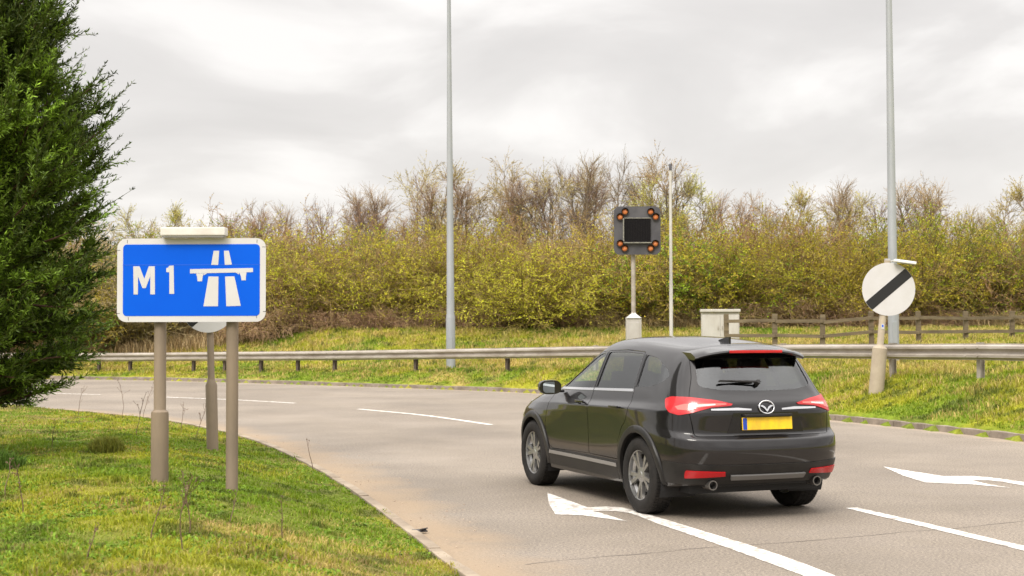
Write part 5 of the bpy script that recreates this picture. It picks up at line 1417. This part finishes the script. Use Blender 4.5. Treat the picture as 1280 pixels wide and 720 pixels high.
# mirrors
for s in (1, -1):
    m = MB(); bm = m.bm; rows = []
    for x, k in ((.715, .35), (.70, .75), (.66, .95), (.60, 1.0), (.585, .97)):
        rows.append([bm.verts.new((x+.03*math.cos(t), s*(1.005+.115*k*math.cos(t)*(abs(math.cos(t))**-.3 if abs(math.cos(t)) > .01 else 1)), 1.130+.078*k*math.sin(t)*(abs(math.sin(t))**-.3 if abs(math.sin(t)) > .01 else 1))) for t in np.linspace(0, 2*math.pi, 25)[:-1]])
    for A_, B_ in zip(rows[:-1], rows[1:]):
        for k in range(24): bm.faces.new((A_[k], A_[(k+1) % 24], B_[(k+1) % 24], B_[k]))
    bm.faces.new(rows[0]); bm.faces.new(rows[-1][::-1])
    m.box((.66, s*.875, 1.085), (.07, .10, .03), None, .01)
    mir = m.build('wing_mirror', car_paint, doors[0] if s == 1 else doors[2], 45)
    m = MB(); m.prism([(1.005*s+u*s, 1.130+v) for u, v in rrect(.185, .118, .04, 5)], .583-.006, .583+.0, 'x'); m.build('mirror_glass', mat('mirror', (.75, .82, .80), .03, 1.0), mir)
# front end
panel('grille', rounded([(-.48, .60), (-.52, .86), (.52, .86), (.48, .60), (.30, .52), (-.30, .52)], .04), frontm, .010, .02, gloss_black, car, .07, .07)
panel('front_cladding', [(-.72, .27), (-.76, .42), (.76, .42), (.72, .27)], frontm, .012, .02, clad, car, .07, .07)
m = MB(); pf, _ = frontm(0, .48); m.box((pf.x+.012, 0, .48), (.012, .52, .112), None, .004); m.build('front_plate', mat('white_plate', (.75, .75, .73), .4), car)
for s in (1, -1):
    panel('headlight', [(a*s, z) for a, z in rounded([(20, .83), (22, .90), (34, .925), (48, .925), (46, .875), (34, .84)], 1, 2)], (lambda a, v: cast(Vector((1.2, 0, v))+Vector((math.cos(R(a)), math.sin(R(a)), 0))*3, -Vector((math.cos(R(a)), math.sin(R(a)), 0)))), .010, .02, mat('headlamp', (.55, .57, .6), .08, coat=1.0), car, 3, .04)

# underside, floor and cabin
m = MB(); m.box((0, 0, .30), (3.9, 1.36, .12), None, .02).box((-1.9, 0, .36), (.35, 1.2, .10), None, .02); m.build('underbody', dark_in, car)
m = MB(); m.cyl((-.7, .55, .30), (-.7, -.55, .30), .05, .05, 10).cyl((-1.33, -.7, .37), (-1.33, .7, .37), .05, .05, 12).cyl((1.37, -.7, .37), (1.37, .7, .37), .05, .05, 12); m.build('axle', dark_in, car, 40)
m = MB(); m.box((-.55, 0, .45), (3.0, 1.5, .06)).box((.98, 0, .78), (.06, 1.5, .60)).box((-1.98, 0, .80), (.04, 1.3, .50)); m.build('cabin_floor', dark_in, car)
m = MB(); m.box((.78, 0, .98), (.42, 1.46, .22), None, .06).box((.45, 0, .72), (.7, .24, .35), None, .04); m.build('dashboard', dark_in, car)
def seat(x, y, w_, name='seat'):
    m = MB(); m.box((x+.12, y, .66), (.52, w_, .18), None, .06).box((x-.20, y, 1.00), (.16, w_*.96, .64), Matrix.Rotation(R(-16), 3, 'Y'), .06)
    st = m.build(name, fabric, car, 40)
    for dy in ([0] if w_ < .8 else [-.42, 0, .42]):
        m = MB(); m.box((x-.315, y+dy, 1.385), (.09, .26 if w_ < .8 else .24, .17), Matrix.Rotation(R(-16), 3, 'Y'), .04); m.cyl((x-.29, y+dy-.05, 1.25), (x-.31, y+dy-.05, 1.34), .007, .007, 6).cyl((x-.29, y+dy+.05, 1.25), (x-.31, y+dy+.05, 1.34), .007, .007, 6)
        m.build('headrest', fabric, st, 40)
seat(.10, .38, .50); seat(.10, -.38, .50); seat(-.82, 0, 1.30, 'rear_seat')
m = MB(); torus(m, Matrix.Translation((.50, -.38, 1.02)) @ Matrix.Rotation(R(66), 4, 'Y'), .185, .185, .015, 30, 8); m.cyl((.50, -.38, 1.02), (.72, -.38, .95), .03, .03, 8).box((.50, -.38, 1.02), (.02, .34, .05), Matrix.Rotation(R(-24), 3, 'Y'), .005); m.build('steering_wheel', dark_in, car, 50)

# wheels
def wheel_data():
    t = MB(); t.lathe([(.235, -.10), (.245, -.112), (.31, -.118), (.345, -.105), (.358, -.080), (.360, -.03), (.360, .03), (.358, .080), (.345, .105), (.31, .118), (.245, .112), (.235, .10)], Matrix.Rotation(R(90), 4, 'X'), 56)
    # tread blocks
    for k in range(64):
        a = 2*math.pi*k/64
        for yy_ in (-.072, -.024, .024, .072):
            t.box((.3605*math.cos(a+yy_), yy_, .3605*math.sin(a+yy_)), (.006, .040, .026), Matrix.Rotation(-(a+yy_), 3, 'Y'))
    tyre = t.build('tyre', rubber, None, 45)
    r_ = MB(); M9 = Matrix.Rotation(R(90), 4, 'X')     # local z -> -y ; outer face at +y
    r_.lathe([(.246, .108), (.243, .100), (.228, .094), (.224, .06), (.200, .04), (.195, -.09), (.236, -.105)], Matrix.Rotation(R(-90), 4, 'X'), 56)
    for k in range(5):
        for dl in (-.20, .20):
            a = 2*math.pi*k/5+dl; a2 = 2*math.pi*k/5+dl*.55
            bm = r_.bm
            def P(rad, ang, w_, y_): return [bm.verts.new((rad*math.cos(ang)-sg*w_*math.sin(ang), y_, rad*math.sin(ang)+sg*w_*math.cos(ang))) for sg in (-1, 1)]
            o1 = P(.232, a, .020, .088); o0 = P(.232, a, .020, .060); i1 = P(.060, a2, .013, .078); i0 = P(.060, a2, .013, .035)
            bm.faces.new((o1[0], o1[1], i1[1], i1[0])); bm.faces.new((o1[0], i1[0], i0[0], o0[0])); bm.faces.new((o1[1], o0[1], i0[1], i1[1])); bm.faces.new((o0[0], i0[0], i0[1], o0[1])); bm.faces.new((o1[0], o0[0], o0[1], o1[1]))
    r_.lathe([(.001, .088), (.030, .086), (.034, .082), (.072, .078), (.078, .03)], Matrix.Rotation(R(-90), 4, 'X'), 30)
    rim = r_.build('rim', rim_m, None, 35)
    d_ = MB(); d_.lathe([(.06, .02), (.165, .02), (.165, .0), (.06, .0)], Matrix.Rotation(R(-90), 4, 'X'), 40); d_.box((.13, .012, .06), (.08, .05, .14), None, .01)
    disc = d_.build('brake_disc', mat('brake_steel', (.20, .19, .18), .4, .8), None, 40)
    return tyre, rim, disc
wt = wheel_data()
first = True
for wx in (-1.33, 1.37):
    for s in (1, -1):
        we = bpy.data.objects.new('wheel', None); col.objects.link(we); we.parent = car; we.location = (wx, s*.795, .366)
        we.rotation_euler = (0, random.random()*1.2, 0 if s == 1 else math.pi)
        for p_ in wt:
            q_ = p_ if first else p_.copy()
            if not first: col.objects.link(q_)
            q_.parent = we
        first = False
